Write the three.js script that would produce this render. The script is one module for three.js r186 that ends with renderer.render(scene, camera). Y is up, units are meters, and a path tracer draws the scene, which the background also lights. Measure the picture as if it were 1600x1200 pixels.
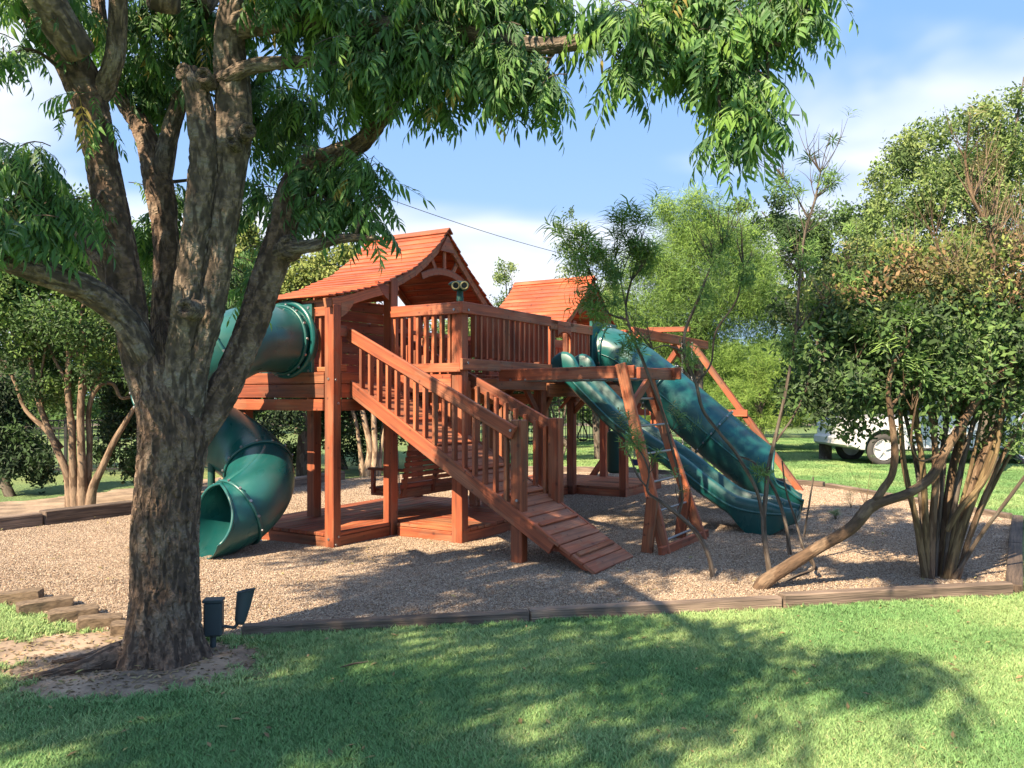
import * as THREE from 'three';
import { mergeGeometries } from 'three/addons/utils/BufferGeometryUtils.js';

// ───────────────────────── camera, sky, sun, exposure ─────────────────────────
const scene = new THREE.Scene();
const EYE = 1.65;
const camera = new THREE.PerspectiveCamera(2 * Math.atan(600 / 1270) * 180 / Math.PI, 4 / 3, 0.05, 900);
camera.position.set(0, EYE, 0);
camera.lookAt(0, EYE, -10);
camera.setViewOffset(1600, 1200, 0, -20, 1600, 1200);      // a slight upward shift of the lens keeps the posts upright
camera.updateProjectionMatrix();
scene.add(camera);

const renderer = new THREE.WebGLRenderer({ antialias: true });
renderer.setSize(1024, 768);
renderer.toneMapping = THREE.LinearToneMapping;
renderer.toneMappingExposure = 3.3;
renderer.shadowMap.enabled = true;

const SUN = new THREE.Vector3(-0.70, 0.93, 0.70).normalize();   // behind the viewer's left shoulder
const sun = new THREE.DirectionalLight(0xffe8c8, 4.0);
sun.position.copy(SUN).multiplyScalar(60);
sun.castShadow = true;
sun.shadow.mapSize.set(4096, 4096);
Object.assign(sun.shadow.camera, { left: -25, right: 25, top: 25, bottom: -25, near: 1, far: 140 });
sun.target.position.set(0, 0, -8);
scene.add(sun, sun.target);

// ───────────────────────── random numbers and noise ─────────────────────────
function rng(seed) {
  let a = seed >>> 0;
  return () => { a = (a + 0x6D2B79F5) >>> 0; let t = a; t = Math.imul(t ^ (t >>> 15), t | 1); t ^= t + Math.imul(t ^ (t >>> 7), t | 61); return ((t ^ (t >>> 14)) >>> 0) / 4294967296; };
}
function hash3(x, y, z) {
  let h = Math.imul(x, 374761393) ^ Math.imul(y, 668265263) ^ Math.imul(z, 2147483647 ^ 1274126177);
  h = Math.imul(h ^ (h >>> 13), 1274126177); h ^= h >>> 16; h = Math.imul(h, 2246822519); h ^= h >>> 13;
  return (h >>> 0) / 4294967296;
}
const sm = (t) => t * t * (3 - 2 * t);
function noise3(x, y, z, px = 0, py = 0) {                 // value noise in -1..1, periodic in x and y when px, py are given
  const xi = Math.floor(x), yi = Math.floor(y), zi = Math.floor(z), fx = sm(x - xi), fy = sm(y - yi), fz = sm(z - zi);
  const w = (n, p) => p ? ((n % p) + p) % p : n;
  const x0 = w(xi, px), x1 = w(xi + 1, px), y0 = w(yi, py), y1 = w(yi + 1, py);
  const L = (a, b, t) => a + (b - a) * t;
  const c = (zz) => L(L(hash3(x0, y0, zz), hash3(x1, y0, zz), fx), L(hash3(x0, y1, zz), hash3(x1, y1, zz), fx), fy);
  return 2 * L(c(zi), c(zi + 1), fz) - 1;
}
function fbm3(x, y, z, o = 4, px = 0, py = 0) {
  let s = 0, a = 0.5, f = 1;
  for (let i = 0; i < o; i++) { s += a * noise3(x * f, y * f, z * f + i * 17, px * f, py * f); a *= 0.5; f *= 2; }
  return s;
}
const clamp = (v, a = 0, b = 1) => Math.min(b, Math.max(a, v));
const lerp = (a, b, t) => a + (b - a) * t;
const step = (a, b, x) => sm(clamp((x - a) / (b - a)));
const V3 = (x, y, z) => new THREE.Vector3(x, y, z);

// ───────────────────────── the sky: blue air with thin summer clouds ─────────────────────────
{
  const W = 1536, H = 768, d = new Float32Array(W * H * 4);
  for (let j = 0; j < H; j++) {
    const el = ((j + 0.5) / H - 0.5) * Math.PI, y = Math.sin(el), cy = Math.cos(el);
    for (let i = 0; i < W; i++) {
      const az = ((i + 0.5) / W - 0.5) * 2 * Math.PI, x = Math.cos(az) * cy, z = Math.sin(az) * cy;
      const k = (j * W + i) * 4, up = Math.max(y, 0);
      const t = Math.pow(1 - up, 2.6);
      let r = lerp(0.060, 0.205, t), g = lerp(0.142, 0.285, t), b = lerp(0.330, 0.390, t);
      const s = Math.max(0, x * SUN.x + y * SUN.y + z * SUN.z), glow = 0.14 * Math.pow(s, 6);
      r += glow; g += glow * 0.95; b += glow * 0.85;
      if (y > -0.02) {
        const q = 1 / (up + 0.16), u = x * q, v = z * q;
        const warp = fbm3(u * 0.9 + 7, v * 0.9, 3.1, 3) * 0.9;
        let c = fbm3(u * 0.75 + warp, v * 1.5 + warp * 0.6, 11.3, 6) * 0.85 + fbm3(u * 0.28 - 3, v * 0.28 + 9, 4.7, 3) * 1.1;
        // a whitish bank to the right of the playground and low cumulus beyond its roof
        c += 0.60 * Math.exp(-((x - 0.53) ** 2 / 0.03 + (up - 0.28) ** 2 / 0.014)) + 0.36 * Math.exp(-((x + 0.10) ** 2 / 0.035 + (up - 0.13) ** 2 / 0.007));
        c += 0.22 * Math.exp(-((x - 0.10) ** 2 / 0.02 + (up - 0.42) ** 2 / 0.01)) - 0.30 * Math.exp(-((x - 0.02) ** 2 / 0.03 + (up - 0.28) ** 2 / 0.008));
        const wisp = 0.75 + 0.45 * fbm3(u * 2.6 + warp, v * 5.2, 77, 5), dens = clamp(step(0.09, 0.50, c) * wisp) * 0.92 * step(-0.01, 0.06, y);
        const lit = 0.40 + 0.08 * fbm3(u * 2.2, v * 2.2, 40, 3);
        r = lerp(r, lit * 1.0, dens); g = lerp(g, lit * 1.005, dens); b = lerp(b, lit * 1.03, dens);
      } else { r = 0.16; g = 0.19; b = 0.15; }
      d[k] = r; d[k + 1] = g; d[k + 2] = b; d[k + 3] = 1;
    }
  }
  const t = new THREE.DataTexture(d, W, H, THREE.RGBAFormat, THREE.FloatType);
  t.mapping = THREE.EquirectangularReflectionMapping; t.magFilter = t.minFilter = THREE.LinearFilter; t.wrapS = THREE.RepeatWrapping; t.needsUpdate = true;
  scene.background = t; scene.environment = t;
}

// ───────────────────────── names, labels, points ─────────────────────────
const used = {};
function numbered(n) { used[n] = (used[n] ?? -1) + 1; return used[n] ? n + '_' + String(used[n]).padStart(3, '0') : n; }
function tag(o, label, category, group, kind) { if (label) o.userData.label = label; if (category) o.userData.category = category; if (group) o.userData.group = group; if (kind) o.userData.kind = kind; return o; }
function mesh(name, g, m, parent) { const o = new THREE.Mesh(g, m); o.name = parent ? name : numbered(name); o.castShadow = o.receiveShadow = true; (parent || scene).add(o); return o; }
function thing(name, label, category, pos = V3(0, 0, 0), turn = 0, group) { const o = new THREE.Group(); o.name = numbered(name); o.position.copy(pos); o.rotation.y = turn; scene.add(o); return tag(o, label, category, group); }
const at = (x, y, D) => V3((x - 800) / 1270 * D, EYE + (620 - y) / 1270 * D, -D);
const rel = (p, o) => p.clone().sub(o);

// ───────────────────────── textures ─────────────────────────
function tex(w, h, f, srgb = false) {
  const d = new Uint8Array(w * h * 4);
  for (let j = 0; j < h; j++) for (let i = 0; i < w; i++) { const c = f(i / w, j / h), k = (j * w + i) * 4; for (let n = 0; n < 3; n++) d[k + n] = clamp(Array.isArray(c) ? c[n] : c) * 255; d[k + 3] = 255; }
  const t = new THREE.DataTexture(d, w, h); t.wrapS = t.wrapT = THREE.RepeatWrapping; t.magFilter = THREE.LinearFilter; t.minFilter = THREE.LinearMipmapLinearFilter; t.generateMipmaps = true;
  if (srgb) t.colorSpace = THREE.SRGBColorSpace; t.needsUpdate = true; return t;
}
const toS = (v) => Math.pow(clamp(v), 1 / 2.2);
const S = (c) => c.map(toS);
function rep(t, rx, ry, ox = 0, oy = 0) { const c = t.clone(); c.repeat.set(rx, ry); c.offset.set(ox, oy); c.needsUpdate = true; return c; }

// stained cedar: u runs with the grain, one tile is 2 m x 0.5 m
const grainAt = (u, v) => {
  const w = fbm3(u * 4, v * 6, 1.5, 3, 4, 6) * 0.05;
  const g = fbm3(u * 3, (v + w) * 48, 5.2, 3, 3, 48), fine = noise3(u * 16, (v + w) * 190, 9.1, 16, 190);
  const big = fbm3(u * 5, v * 4, 22, 3, 5, 4);
  return { g, fine, big };
};
const knots = (() => { const r = rng(19); return Array.from({ length: 16 }, () => [r(), r(), 0.012 + r() * 0.02]); })();
const woodC = tex(1024, 512, (u, v) => {
  const { g, fine, big } = grainAt(u, v);
  const fade = step(0.05, 0.45, fbm3(u * 4, v * 3, 71, 4, 4, 3)) * 0.17, kn = knots.reduce((m, [x, y, q]) => Math.max(m, Math.exp(-((((u - x) * 4) ** 2 + ((v - y) * 1) ** 2) / (q * q)))), 0);
  const t = clamp(0.5 + g * 0.75 + fine * 0.14 - kn * 0.7), b = (1 + big * 0.65) * (1 - 0.35 * kn);
  if (fade > 0.01) return S([lerp(lerp(0.19, 0.47, t) * b, 0.36, fade), lerp(lerp(0.054, 0.150, t) * b, 0.215, fade), lerp(lerp(0.024, 0.060, t) * b, 0.14, fade)]);
  return S([lerp(0.19, 0.50, t) * b, lerp(0.044, 0.126, t) * b, lerp(0.018, 0.043, t) * b]);
}, true);
const woodB = tex(512, 512, (u, v) => { const { g, fine } = grainAt(u, v); return 0.5 + g * 0.6 + fine * 0.25; });
const greyWoodC = tex(512, 512, (u, v) => { const { g, fine, big } = grainAt(u, v); const t = clamp(0.5 + g * 0.9 + fine * 0.3), b = 1 + big * 0.7; return S([lerp(0.09, 0.27, t) * b, lerp(0.065, 0.20, t) * b, lerp(0.05, 0.145, t) * b]); }, true);
// bark, one tile is 0.5 m
const barkH = (u, v) => {
  const w = fbm3(u * 6, v * 4, 2, 3, 6, 4) * 0.09;
  const n1 = noise3((u + w) * 22, (v + w) * 5, 7.7, 22, 5) + 0.6 * noise3((u - w) * 44, v * 14, 3.3, 44, 14), cr = step(0.30, 0.62, noise3(u * 12, v * 22, 9.9, 12, 22));
  return clamp(step(-0.45, 0.30, n1) * (1 - 0.45 * cr) * (0.8 + 0.3 * noise3(u * 60, v * 60, 2, 60, 60)));
};
const barkC = tex(512, 512, (u, v) => {
  const h = barkH(u, v), n = fbm3(u * 20, v * 20, 8, 3, 20, 20), l = step(0.12, 0.3, fbm3(u * 5, v * 5, 31, 4, 5, 5));
  const k = 1 + n * 0.7; return S([lerp(lerp(0.085, 0.245, h) * k, 0.34, l * 0.5 * h), lerp(lerp(0.062, 0.180, h) * k, 0.31, l * 0.5 * h), lerp(lerp(0.045, 0.128, h) * k, 0.25, l * 0.5 * h)]);
}, true);
const barkB = tex(512, 512, (u, v) => barkH(u, v) * 0.8 + 0.1 + 0.12 * fbm3(u * 40, v * 40, 5, 2, 40, 40));
const smoothBarkC = tex(256, 512, (u, v) => {
  const p = step(-0.05, 0.16, fbm3(u * 5, v * 3, 12, 4, 5, 3)), n = 1 + 0.5 * fbm3(u * 24, v * 8, 3, 3, 24, 8);
  return S([lerp(0.20, 0.36, p) * n, lerp(0.135, 0.27, p) * n, lerp(0.085, 0.185, p) * n]);
}, true);
const plasticR = tex(256, 256, (u, v) => 0.42 + 0.30 * fbm3(u * 6, v * 6, 3, 4, 6, 6));
const plasticC = tex(256, 256, (u, v) => { const n = 1 + 0.30 * fbm3(u * 5, v * 5, 13, 5, 5, 5), s = step(0.2, 0.6, fbm3(u * 9, v * 9, 23, 4, 9, 9)) * 0.008; const fd = step(0.0, 0.5, fbm3(u * 2, v * 2, 57, 4, 2, 2)) * 0.6, sc = step(0.86, 0.97, Math.abs(noise3(u * 90, v * 3, 61, 90, 3))) * 0.012; return S([0.004 + s + sc + fd * 0.02, (0.084 + fd * 0.05) * n + s + sc, (0.080 + fd * 0.04) * n + s + sc]); }, true);
const gravelC = tex(1024, 1024, (u, v) => {
  const a = noise3(u * 130, v * 130, 3, 130, 130), b = noise3(u * 260, v * 240, 9, 260, 240), c = fbm3(u * 6, v * 6, 4, 4, 6, 6);
  const t = clamp(0.5 + a * 0.35 + b * 0.3 + c * 0.3); return S([lerp(0.17, 0.46, t), lerp(0.130, 0.36, t), lerp(0.098, 0.26, t)]);
}, true);
const gravelB = tex(1024, 1024, (u, v) => 0.5 + 0.3 * noise3(u * 130, v * 130, 3, 130, 130) + 0.25 * noise3(u * 260, v * 240, 9, 260, 240));
const lawnC = tex(1024, 1024, (u, v) => {
  const a = noise3(u * 300, v * 90, 3, 300, 90), b = noise3(u * 90, v * 300, 9, 90, 300), c = fbm3(u * 7, v * 7, 4, 5, 7, 7);
  const t = clamp(0.5 + a * 0.3 + b * 0.3 + c * 0.45); return S([lerp(0.10, 0.215, t), lerp(0.175, 0.31, t), lerp(0.056, 0.115, t)]);
}, true);
const lawnB = tex(512, 512, (u, v) => 0.5 + 0.4 * noise3(u * 200, v * 70, 3, 200, 70) + 0.3 * noise3(u * 70, v * 200, 9, 70, 200));
const dirtC = tex(512, 512, (u, v) => { const a = fbm3(u * 8, v * 8, 3, 6, 8, 8), b = noise3(u * 90, v * 90, 5, 90, 90); const t = clamp(0.55 + a * 0.8 + b * 0.15); return S([lerp(0.17, 0.42, t), lerp(0.125, 0.315, t), lerp(0.085, 0.22, t)]); }, true);

const std = (o) => new THREE.MeshStandardMaterial(o);
// eight boards' worth of cedar: another stretch of grain and another depth of stain each
const R0 = rng(41);
const cedar = Array.from({ length: 8 }, (_, i) => {
  const k = 0.90 * [1, 0.82, 1.14, 0.92, 1.08, 0.72, 1.0, 1.22][i], w = [1, 1.10, 0.92, 1, 1.22, 0.95, 1.04, 1.12][i];
  const ox = R0(), oy = R0();
  return std({ map: rep(woodC, 0.5, 2, ox, oy), bumpMap: rep(woodB, 0.5, 2, ox, oy), bumpScale: 0.0016, roughness: 0.62, color: new THREE.Color().setRGB(k, k * w, k * w) });
});
const roofWood = Array.from({ length: 6 }, (_, i) => {
  const k = 0.92 * [1.15, 1.02, 1.24, 1.1, 0.95, 1.2][i], ox = R0(), oy = R0();
  return std({ map: rep(woodC, 0.5, 2, ox, oy), bumpMap: rep(woodB, 0.5, 2, ox, oy), bumpScale: 0.0012, roughness: 0.6, color: new THREE.Color().setRGB(k * 1.1, k * 0.92, k * 0.85) });
});
const greyWood = Array.from({ length: 4 }, (_, i) => { const k = [1, 0.8, 1.2, 0.95][i], ox = R0(), oy = R0(); return std({ map: rep(greyWoodC, 0.5, 2, ox, oy), bumpMap: rep(woodB, 0.5, 2, ox, oy), bumpScale: 0.006, roughness: 0.9, color: new THREE.Color().setRGB(k, k, k) }); });
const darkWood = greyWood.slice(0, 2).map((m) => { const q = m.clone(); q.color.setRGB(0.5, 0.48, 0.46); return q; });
const M = {
  green: new THREE.MeshPhysicalMaterial({ map: plasticC, roughnessMap: plasticR, roughness: 0.85, clearcoat: 0.25, clearcoatRoughness: 0.35 }),
  greenDark: std({ color: new THREE.Color().setRGB(0.008, 0.06, 0.045), roughness: 0.5 }),
  steel: std({ color: new THREE.Color().setRGB(0.32, 0.32, 0.33), metalness: 0.85, roughness: 0.45 }),
  bark: std({ map: rep(barkC, 1, 1), bumpMap: rep(barkB, 1, 1), bumpScale: 0.013, roughness: 0.95, color: new THREE.Color().setRGB(0.80, 0.72, 0.67) }),
  barkGrey: std({ map: rep(barkC, 1, 1), bumpMap: rep(barkB, 1, 1), bumpScale: 0.012, roughness: 0.95, color: new THREE.Color().setRGB(0.92, 0.94, 0.95) }),
  smoothBark: std({ map: smoothBarkC, bumpMap: rep(barkB, 1, 1), bumpScale: 0.002, roughness: 0.85 }),
  tanBark: std({ map: smoothBarkC, bumpMap: rep(barkB, 1, 1), bumpScale: 0.002, roughness: 0.85, color: new THREE.Color().setRGB(0.62, 0.58, 0.56) }),
  oliveBark: std({ map: smoothBarkC, bumpMap: rep(barkB, 1, 1), bumpScale: 0.003, roughness: 0.85, color: new THREE.Color().setRGB(0.52, 0.50, 0.36) }),
  greyBark: std({ map: smoothBarkC, bumpMap: rep(barkB, 1, 1), bumpScale: 0.003, roughness: 0.9, color: new THREE.Color().setRGB(0.38, 0.42, 0.48) }),
  brownBark: std({ map: smoothBarkC, bumpMap: rep(barkB, 1, 1), bumpScale: 0.005, roughness: 0.9, color: new THREE.Color().setRGB(0.52, 0.47, 0.42) }),
  gravel: std({ map: rep(gravelC, 0.4, 0.4), bumpMap: rep(gravelB, 0.4, 0.4), bumpScale: 0.02, roughness: 1 }),
  lawn: std({ map: rep(lawnC, 0.27, 0.27), bumpMap: rep(lawnB, 0.6, 0.6), bumpScale: 0.02, roughness: 1, vertexColors: true }),
  dirt: std({ map: rep(dirtC, 0.6, 0.6), bumpMap: rep(dirtC, 1.3, 1.3), bumpScale: 0.02, roughness: 1 }),
  iron: std({ color: new THREE.Color().setRGB(0.02, 0.02, 0.022), roughness: 0.6 }),
  rope: std({ color: new THREE.Color().setRGB(0.03, 0.03, 0.03), roughness: 0.8 }),
  blue: std({ color: new THREE.Color().setRGB(0.03, 0.12, 0.42), roughness: 0.5 }),
  white: new THREE.MeshPhysicalMaterial({ color: new THREE.Color().setRGB(0.74, 0.75, 0.77), roughness: 0.3, clearcoat: 0.6, clearcoatRoughness: 0.1 }),
  glass: std({ color: new THREE.Color().setRGB(0.02, 0.025, 0.03), roughness: 0.08, metalness: 0.2 }),
  rubber: std({ color: new THREE.Color().setRGB(0.06, 0.058, 0.056), roughness: 0.85 }),
  rim: std({ color: new THREE.Color().setRGB(0.68, 0.68, 0.69), roughness: 0.4, metalness: 0.1 }),
  slate: std({ color: new THREE.Color().setRGB(0.050, 0.072, 0.075), roughness: 0.55 }),
  block: std({ map: rep(dirtC, 1.4, 1.4), bumpMap: rep(gravelB, 1, 1), bumpScale: 0.008, roughness: 0.95, color: new THREE.Color().setRGB(0.95, 0.93, 0.86) }),
  concrete: std({ map: rep(dirtC, 0.3, 0.3), roughness: 0.95, color: new THREE.Color().setRGB(1.25, 1.4, 1.6) }),
};
function leafMat(r, g, b, o = {}) {
  return new THREE.MeshPhysicalMaterial({ color: new THREE.Color().setRGB(r, g, b), roughness: 1, side: THREE.DoubleSide, transmission: 0.32, thickness: 0, ...o });
}

// ───────────────────────── boards, tubes, limbs ─────────────────────────
const boxCache = {};
function chamferBox(lx, ly, lz, c = 0.006) {               // u of every long face runs with the longest edge
  const key = [lx, ly, lz, c].map((v) => v.toFixed(3)).join();
  if (boxCache[key]) return boxCache[key];
  const h = [lx / 2, ly / 2, lz / 2], cc = Math.min(c, h[0] * 0.45, h[1] * 0.45, h[2] * 0.45), pos = [], uv = [];
  const long = h.indexOf(Math.max(...h));
  const quad = (p) => { // p: four points, counter-clockwise seen from outside
    const a = V3(...p[0]), b = V3(...p[1]), e = V3(...p[2]), n = b.clone().sub(a).cross(e.clone().sub(a));
    const ord = n.dot(a.clone().add(e)) > 0 ? [0, 1, 2, 0, 2, 3] : [0, 2, 1, 0, 3, 2];
    const na = [Math.abs(n.x), Math.abs(n.y), Math.abs(n.z)], ax = na.indexOf(Math.max(...na));
    const o = [0, 1, 2].filter((i) => i !== ax), ui = o.includes(long) ? long : o[0], vi = o.find((i) => i !== ui);
    for (const i of ord) { if (!p[i]) continue; pos.push(...p[i]); uv.push(p[i][ui], p[i][vi] + ax * 0.17); }
  };
  const P = (s, ax) => [0, 1, 2].map((i) => s[i] * (i === ax ? h[i] : h[i] - cc));
  for (let ax = 0; ax < 3; ax++) for (const s of [-1, 1]) {
    const [b, e] = [0, 1, 2].filter((i) => i !== ax), mk = (q, r) => { const v = [0, 0, 0]; v[ax] = s; v[b] = q; v[e] = r; return P(v, ax); };
    quad([mk(-1, -1), mk(1, -1), mk(1, 1), mk(-1, 1)]);
  }
  for (const [a, b, e] of [[0, 1, 2], [1, 2, 0], [0, 2, 1]]) for (const s of [-1, 1]) for (const t of [-1, 1]) {
    const mk = (q, ax) => { const v = [0, 0, 0]; v[a] = s; v[b] = t; v[e] = q; return P(v, ax); };
    quad([mk(-1, a), mk(1, a), mk(1, b), mk(-1, b)]);
  }
  for (const s of [-1, 1]) for (const t of [-1, 1]) for (const r of [-1, 1]) {
    const v = [s, t, r], p = [P(v, 0), P(v, 1), P(v, 2)], n = V3(...p[1]).sub(V3(...p[0])).cross(V3(...p[2]).sub(V3(...p[0])));
    for (const q of n.dot(V3(...v)) > 0 ? p : [p[0], p[2], p[1]]) { pos.push(...q); uv.push(q[long], q[(long + 1) % 3]); }
  }
  const g = new THREE.BufferGeometry(); g.setAttribute('position', new THREE.Float32BufferAttribute(pos, 3)); g.setAttribute('uv', new THREE.Float32BufferAttribute(uv, 2)); g.computeVertexNormals();
  return boxCache[key] = g;
}
let boardN = 0;
const pick = (list) => list[(boardN = (boardN * 5 + 3 + (boardN >> 2)) % 9973) % list.length];
// a board from p to q (its long axis x); `up` is the direction of its height
function board(name, p, q, w, t, up, mat, parent, c = 0.005) {
  const len = Math.round(p.distanceTo(q) * 500) / 500;
  const o = mesh(name, chamferBox(len, w, t, c), Array.isArray(mat) ? pick(mat) : mat, parent);
  orient(o, p, q, up); return o;
}
function orient(o, p, q, up) {
  const x = q.clone().sub(p).normalize(), z = x.clone().cross(up).normalize(), y = z.clone().cross(x);
  o.position.copy(p).add(q).multiplyScalar(0.5);
  o.quaternion.setFromRotationMatrix(new THREE.Matrix4().makeBasis(x, y, z));
}
function boxGeo(p, q, w, t, up, c = 0.005) { const o = new THREE.Object3D(); orient(o, p, q, up); o.updateMatrix(); return chamferBox(Math.round(p.distanceTo(q) * 500) / 500, w, t, c).clone().applyMatrix4(o.matrix); }
const UP = V3(0, 1, 0);
function rod(p, q, r, seg = 8) { const g = new THREE.CylinderGeometry(r, r, p.distanceTo(q), seg, 1); const o = new THREE.Object3D(); o.position.copy(p).add(q).multiplyScalar(0.5); o.quaternion.setFromUnitVectors(UP, q.clone().sub(p).normalize()); o.updateMatrix(); return g.applyMatrix4(o.matrix); }
const tubeGeo = (pts, r, n = 24, seg = 6) => new THREE.TubeGeometry(new THREE.CatmullRomCurve3(pts), n, r, seg);

// a limb through points [position, radius], with bark relief
function limb(pts, { seg = 20, relief = 0, ring = 0, seed = 0, flare = null, cap = true, tile = 0.5 } = {}) {
  const curve = new THREE.CatmullRomCurve3(pts.map((p) => p[0]), false, 'centripetal'), L = curve.getLength(), rm = Math.max(...pts.map((p) => p[1]));
  const n = Math.max(3, Math.ceil(L / (ring || rm * 0.7))), P = [], U = [], I = [];
  let nx = null; const cum = [0]; for (let i = 1; i < pts.length; i++) cum.push(cum[i - 1] + pts[i][0].distanceTo(pts[i - 1][0]));
  const tiles = Math.max(1, Math.round(2 * Math.PI * rm / tile));
  for (let i = 0; i <= n; i++) {
    const s = i / n, c = curve.getPointAt(s), t = curve.getTangentAt(s);
    if (!nx) nx = (Math.abs(t.y) > 0.9 ? V3(1, 0, 0) : V3(0, 1, 0));
    nx = nx.clone().addScaledVector(t, -nx.dot(t)).normalize(); const bx = t.clone().cross(nx);
    const d = s * cum[cum.length - 1]; let k = 0; while (k < pts.length - 2 && cum[k + 1] < d) k++;
    let r = lerp(pts[k][1], pts[k + 1][1], sm(clamp((d - cum[k]) / (cum[k + 1] - cum[k] || 1))));
    for (let j = 0; j <= seg; j++) {
      const a = (j % seg) / seg * 2 * Math.PI, ca = Math.cos(a), sa = Math.sin(a);
      let rr = r; const q = s * L;
      if (relief) {
        const fx = ca * r * 1.0, fz = sa * r * 1.0, w = 0.02 * noise3(fx * 20, q * 14, fz * 20 + seed);
        const n1 = noise3((fx + w) * 52, q * 10 + seed, (fz + w) * 52) + 0.6 * noise3((fx - w) * 100, q * 26, (fz + w) * 100 + seed + 5), cr = step(0.3, 0.65, noise3(fx * 30, q * 42, fz * 30 + seed + 9));
        rr += relief * (step(-0.45, 0.30, n1) * (1 - 0.4 * cr) * 1.25 - 0.85);
        rr += r * 0.06 * noise3(fx * 5, q * 2.2, fz * 5 + seed);
      } else rr += r * 0.10 * noise3(ca * 1.5, q * 6, sa * 1.5 + seed);
      if (flare) rr += flare(q, a);
      P.push(c.x + (nx.x * ca + bx.x * sa) * rr, c.y + (nx.y * ca + bx.y * sa) * rr, c.z + (nx.z * ca + bx.z * sa) * rr);
      U.push(j / seg * tiles, q / tile);
    }
  }
  const row = seg + 1;
  for (let i = 0; i < n; i++) for (let j = 0; j < seg; j++) { const a = i * row + j, b = a + 1, c = a + row, e = c + 1; I.push(a, b, c, b, e, c); }
  if (cap) for (const [i, f] of [[0, 1], [n, 0]]) {
    const c = curve.getPointAt(i / n), k = P.length / 3; P.push(c.x, c.y, c.z); U.push(0.5, i / n);
    for (let j = 0; j < seg; j++) f ? I.push(k, i * row + j + 1, i * row + j) : I.push(k, i * row + j, i * row + j + 1);
  }
  const g = new THREE.BufferGeometry(); g.setAttribute('position', new THREE.Float32BufferAttribute(P, 3)); g.setAttribute('uv', new THREE.Float32BufferAttribute(U, 2)); g.setIndex(I); g.computeVertexNormals();
  // the seam's two columns share one normal
  const N = g.attributes.normal; for (let i = 0; i <= n; i++) { const a = i * row, b = a + seg, x = N.getX(a) + N.getX(b), y = N.getY(a) + N.getY(b), z = N.getZ(a) + N.getZ(b), l = Math.hypot(x, y, z) || 1; N.setXYZ(a, x / l, y / l, z / l); N.setXYZ(b, x / l, y / l, z / l); }
  return g;
}
class MB {                                                 // a triangle collector
  constructor() { this.p = []; this.u = []; this.c = []; }
  tri(a, b, c, u) { for (const v of [a, b, c]) this.p.push(v.x, v.y, v.z); this.u.push(...(u || [0, 0, 1, 0, 1, 1])); return this; }
  quad(a, b, c, d, u) { return u ? this.tri(a, b, c, [u[0], u[1], u[2], u[3], u[4], u[5]]).tri(a, c, d, [u[0], u[1], u[4], u[5], u[6], u[7]]) : this.tri(a, b, c).tri(a, c, d, [0, 0, 1, 1, 0, 1]); }
  geo() { const g = new THREE.BufferGeometry(); g.setAttribute('position', new THREE.Float32BufferAttribute(this.p, 3)); g.setAttribute('uv', new THREE.Float32BufferAttribute(this.u, 2)); g.computeVertexNormals(); return g; }
}
function instanced(name, g, m, mats, colors, parent, label, category) {
  const o = new THREE.InstancedMesh(g, m, mats.length);
  mats.forEach((t, i) => o.setMatrixAt(i, t)); if (colors) colors.forEach((c, i) => o.setColorAt(i, c));
  o.name = parent ? name : numbered(name); o.userData.kind = 'stuff'; o.castShadow = o.receiveShadow = true; if (label) tag(o, label, category); (parent || scene).add(o); return o;
}
const TRS = (p, q, s) => new THREE.Matrix4().compose(p, q, typeof s === 'number' ? V3(s, s, s) : s);

// ───────────────────────── the ground ─────────────────────────
const G = (X, D, y = 0) => V3(X, y, -D);
const PLAY = [[-7.6, 8.2], [-6.29, 9.98], [-5.31, 11.33], [-4.5, 13.6], [-3.4, 16.2], [-1.4, 18.1], [2.8, 17.6], [5.75, 14.8], [6.72, 10.8], [4.14, 6.78], [1.6, 6.25], [-0.6, 5.85], [-1.8, 5.62], [-2.6, 5.60], [-3.2, 5.92], [-3.96, 6.47], [-5.6, 7.0]];
function inside(poly, x, d) { let r = false; for (let i = 0, j = poly.length - 1; i < poly.length; j = i++) { const [a, b] = poly[i], [c, e] = poly[j]; if ((b > d) !== (e > d) && x < (c - a) * (d - b) / (e - b) + a) r = !r; } return r; }
function edgeDist(poly, x, d) { let m = 1e9; for (let i = 0, j = poly.length - 1; i < poly.length; j = i++) { const [a, b] = poly[j], [c, e] = poly[i], t = clamp(((x - a) * (c - a) + (d - b) * (e - b)) / ((c - a) ** 2 + (e - b) ** 2)); m = Math.min(m, Math.hypot(x - a - t * (c - a), d - b - t * (e - b))); } return m; }
const bare = (x, d) => {                                   // 0 thick grass .. 1 bare earth (round the big tree and to its left)
  const n = fbm3(x * 1.6, d * 1.6, 8.8, 4) * 1.1;
  const a = 1 - step(0.25, 1.0, Math.hypot((x + 2.45) / 0.80, (d - 5.02) / 0.50) - 0.35 + n * 0.5);
  const l = 1 - step(0.2, 0.9, Math.abs(d - 5.05 - 0.18 * (x + 3.6)) / 0.62 + step(-2.6, -2.0, x) * 2 + n * 0.7);
  return clamp(Math.max(a, l) + 0.0);
};
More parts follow.
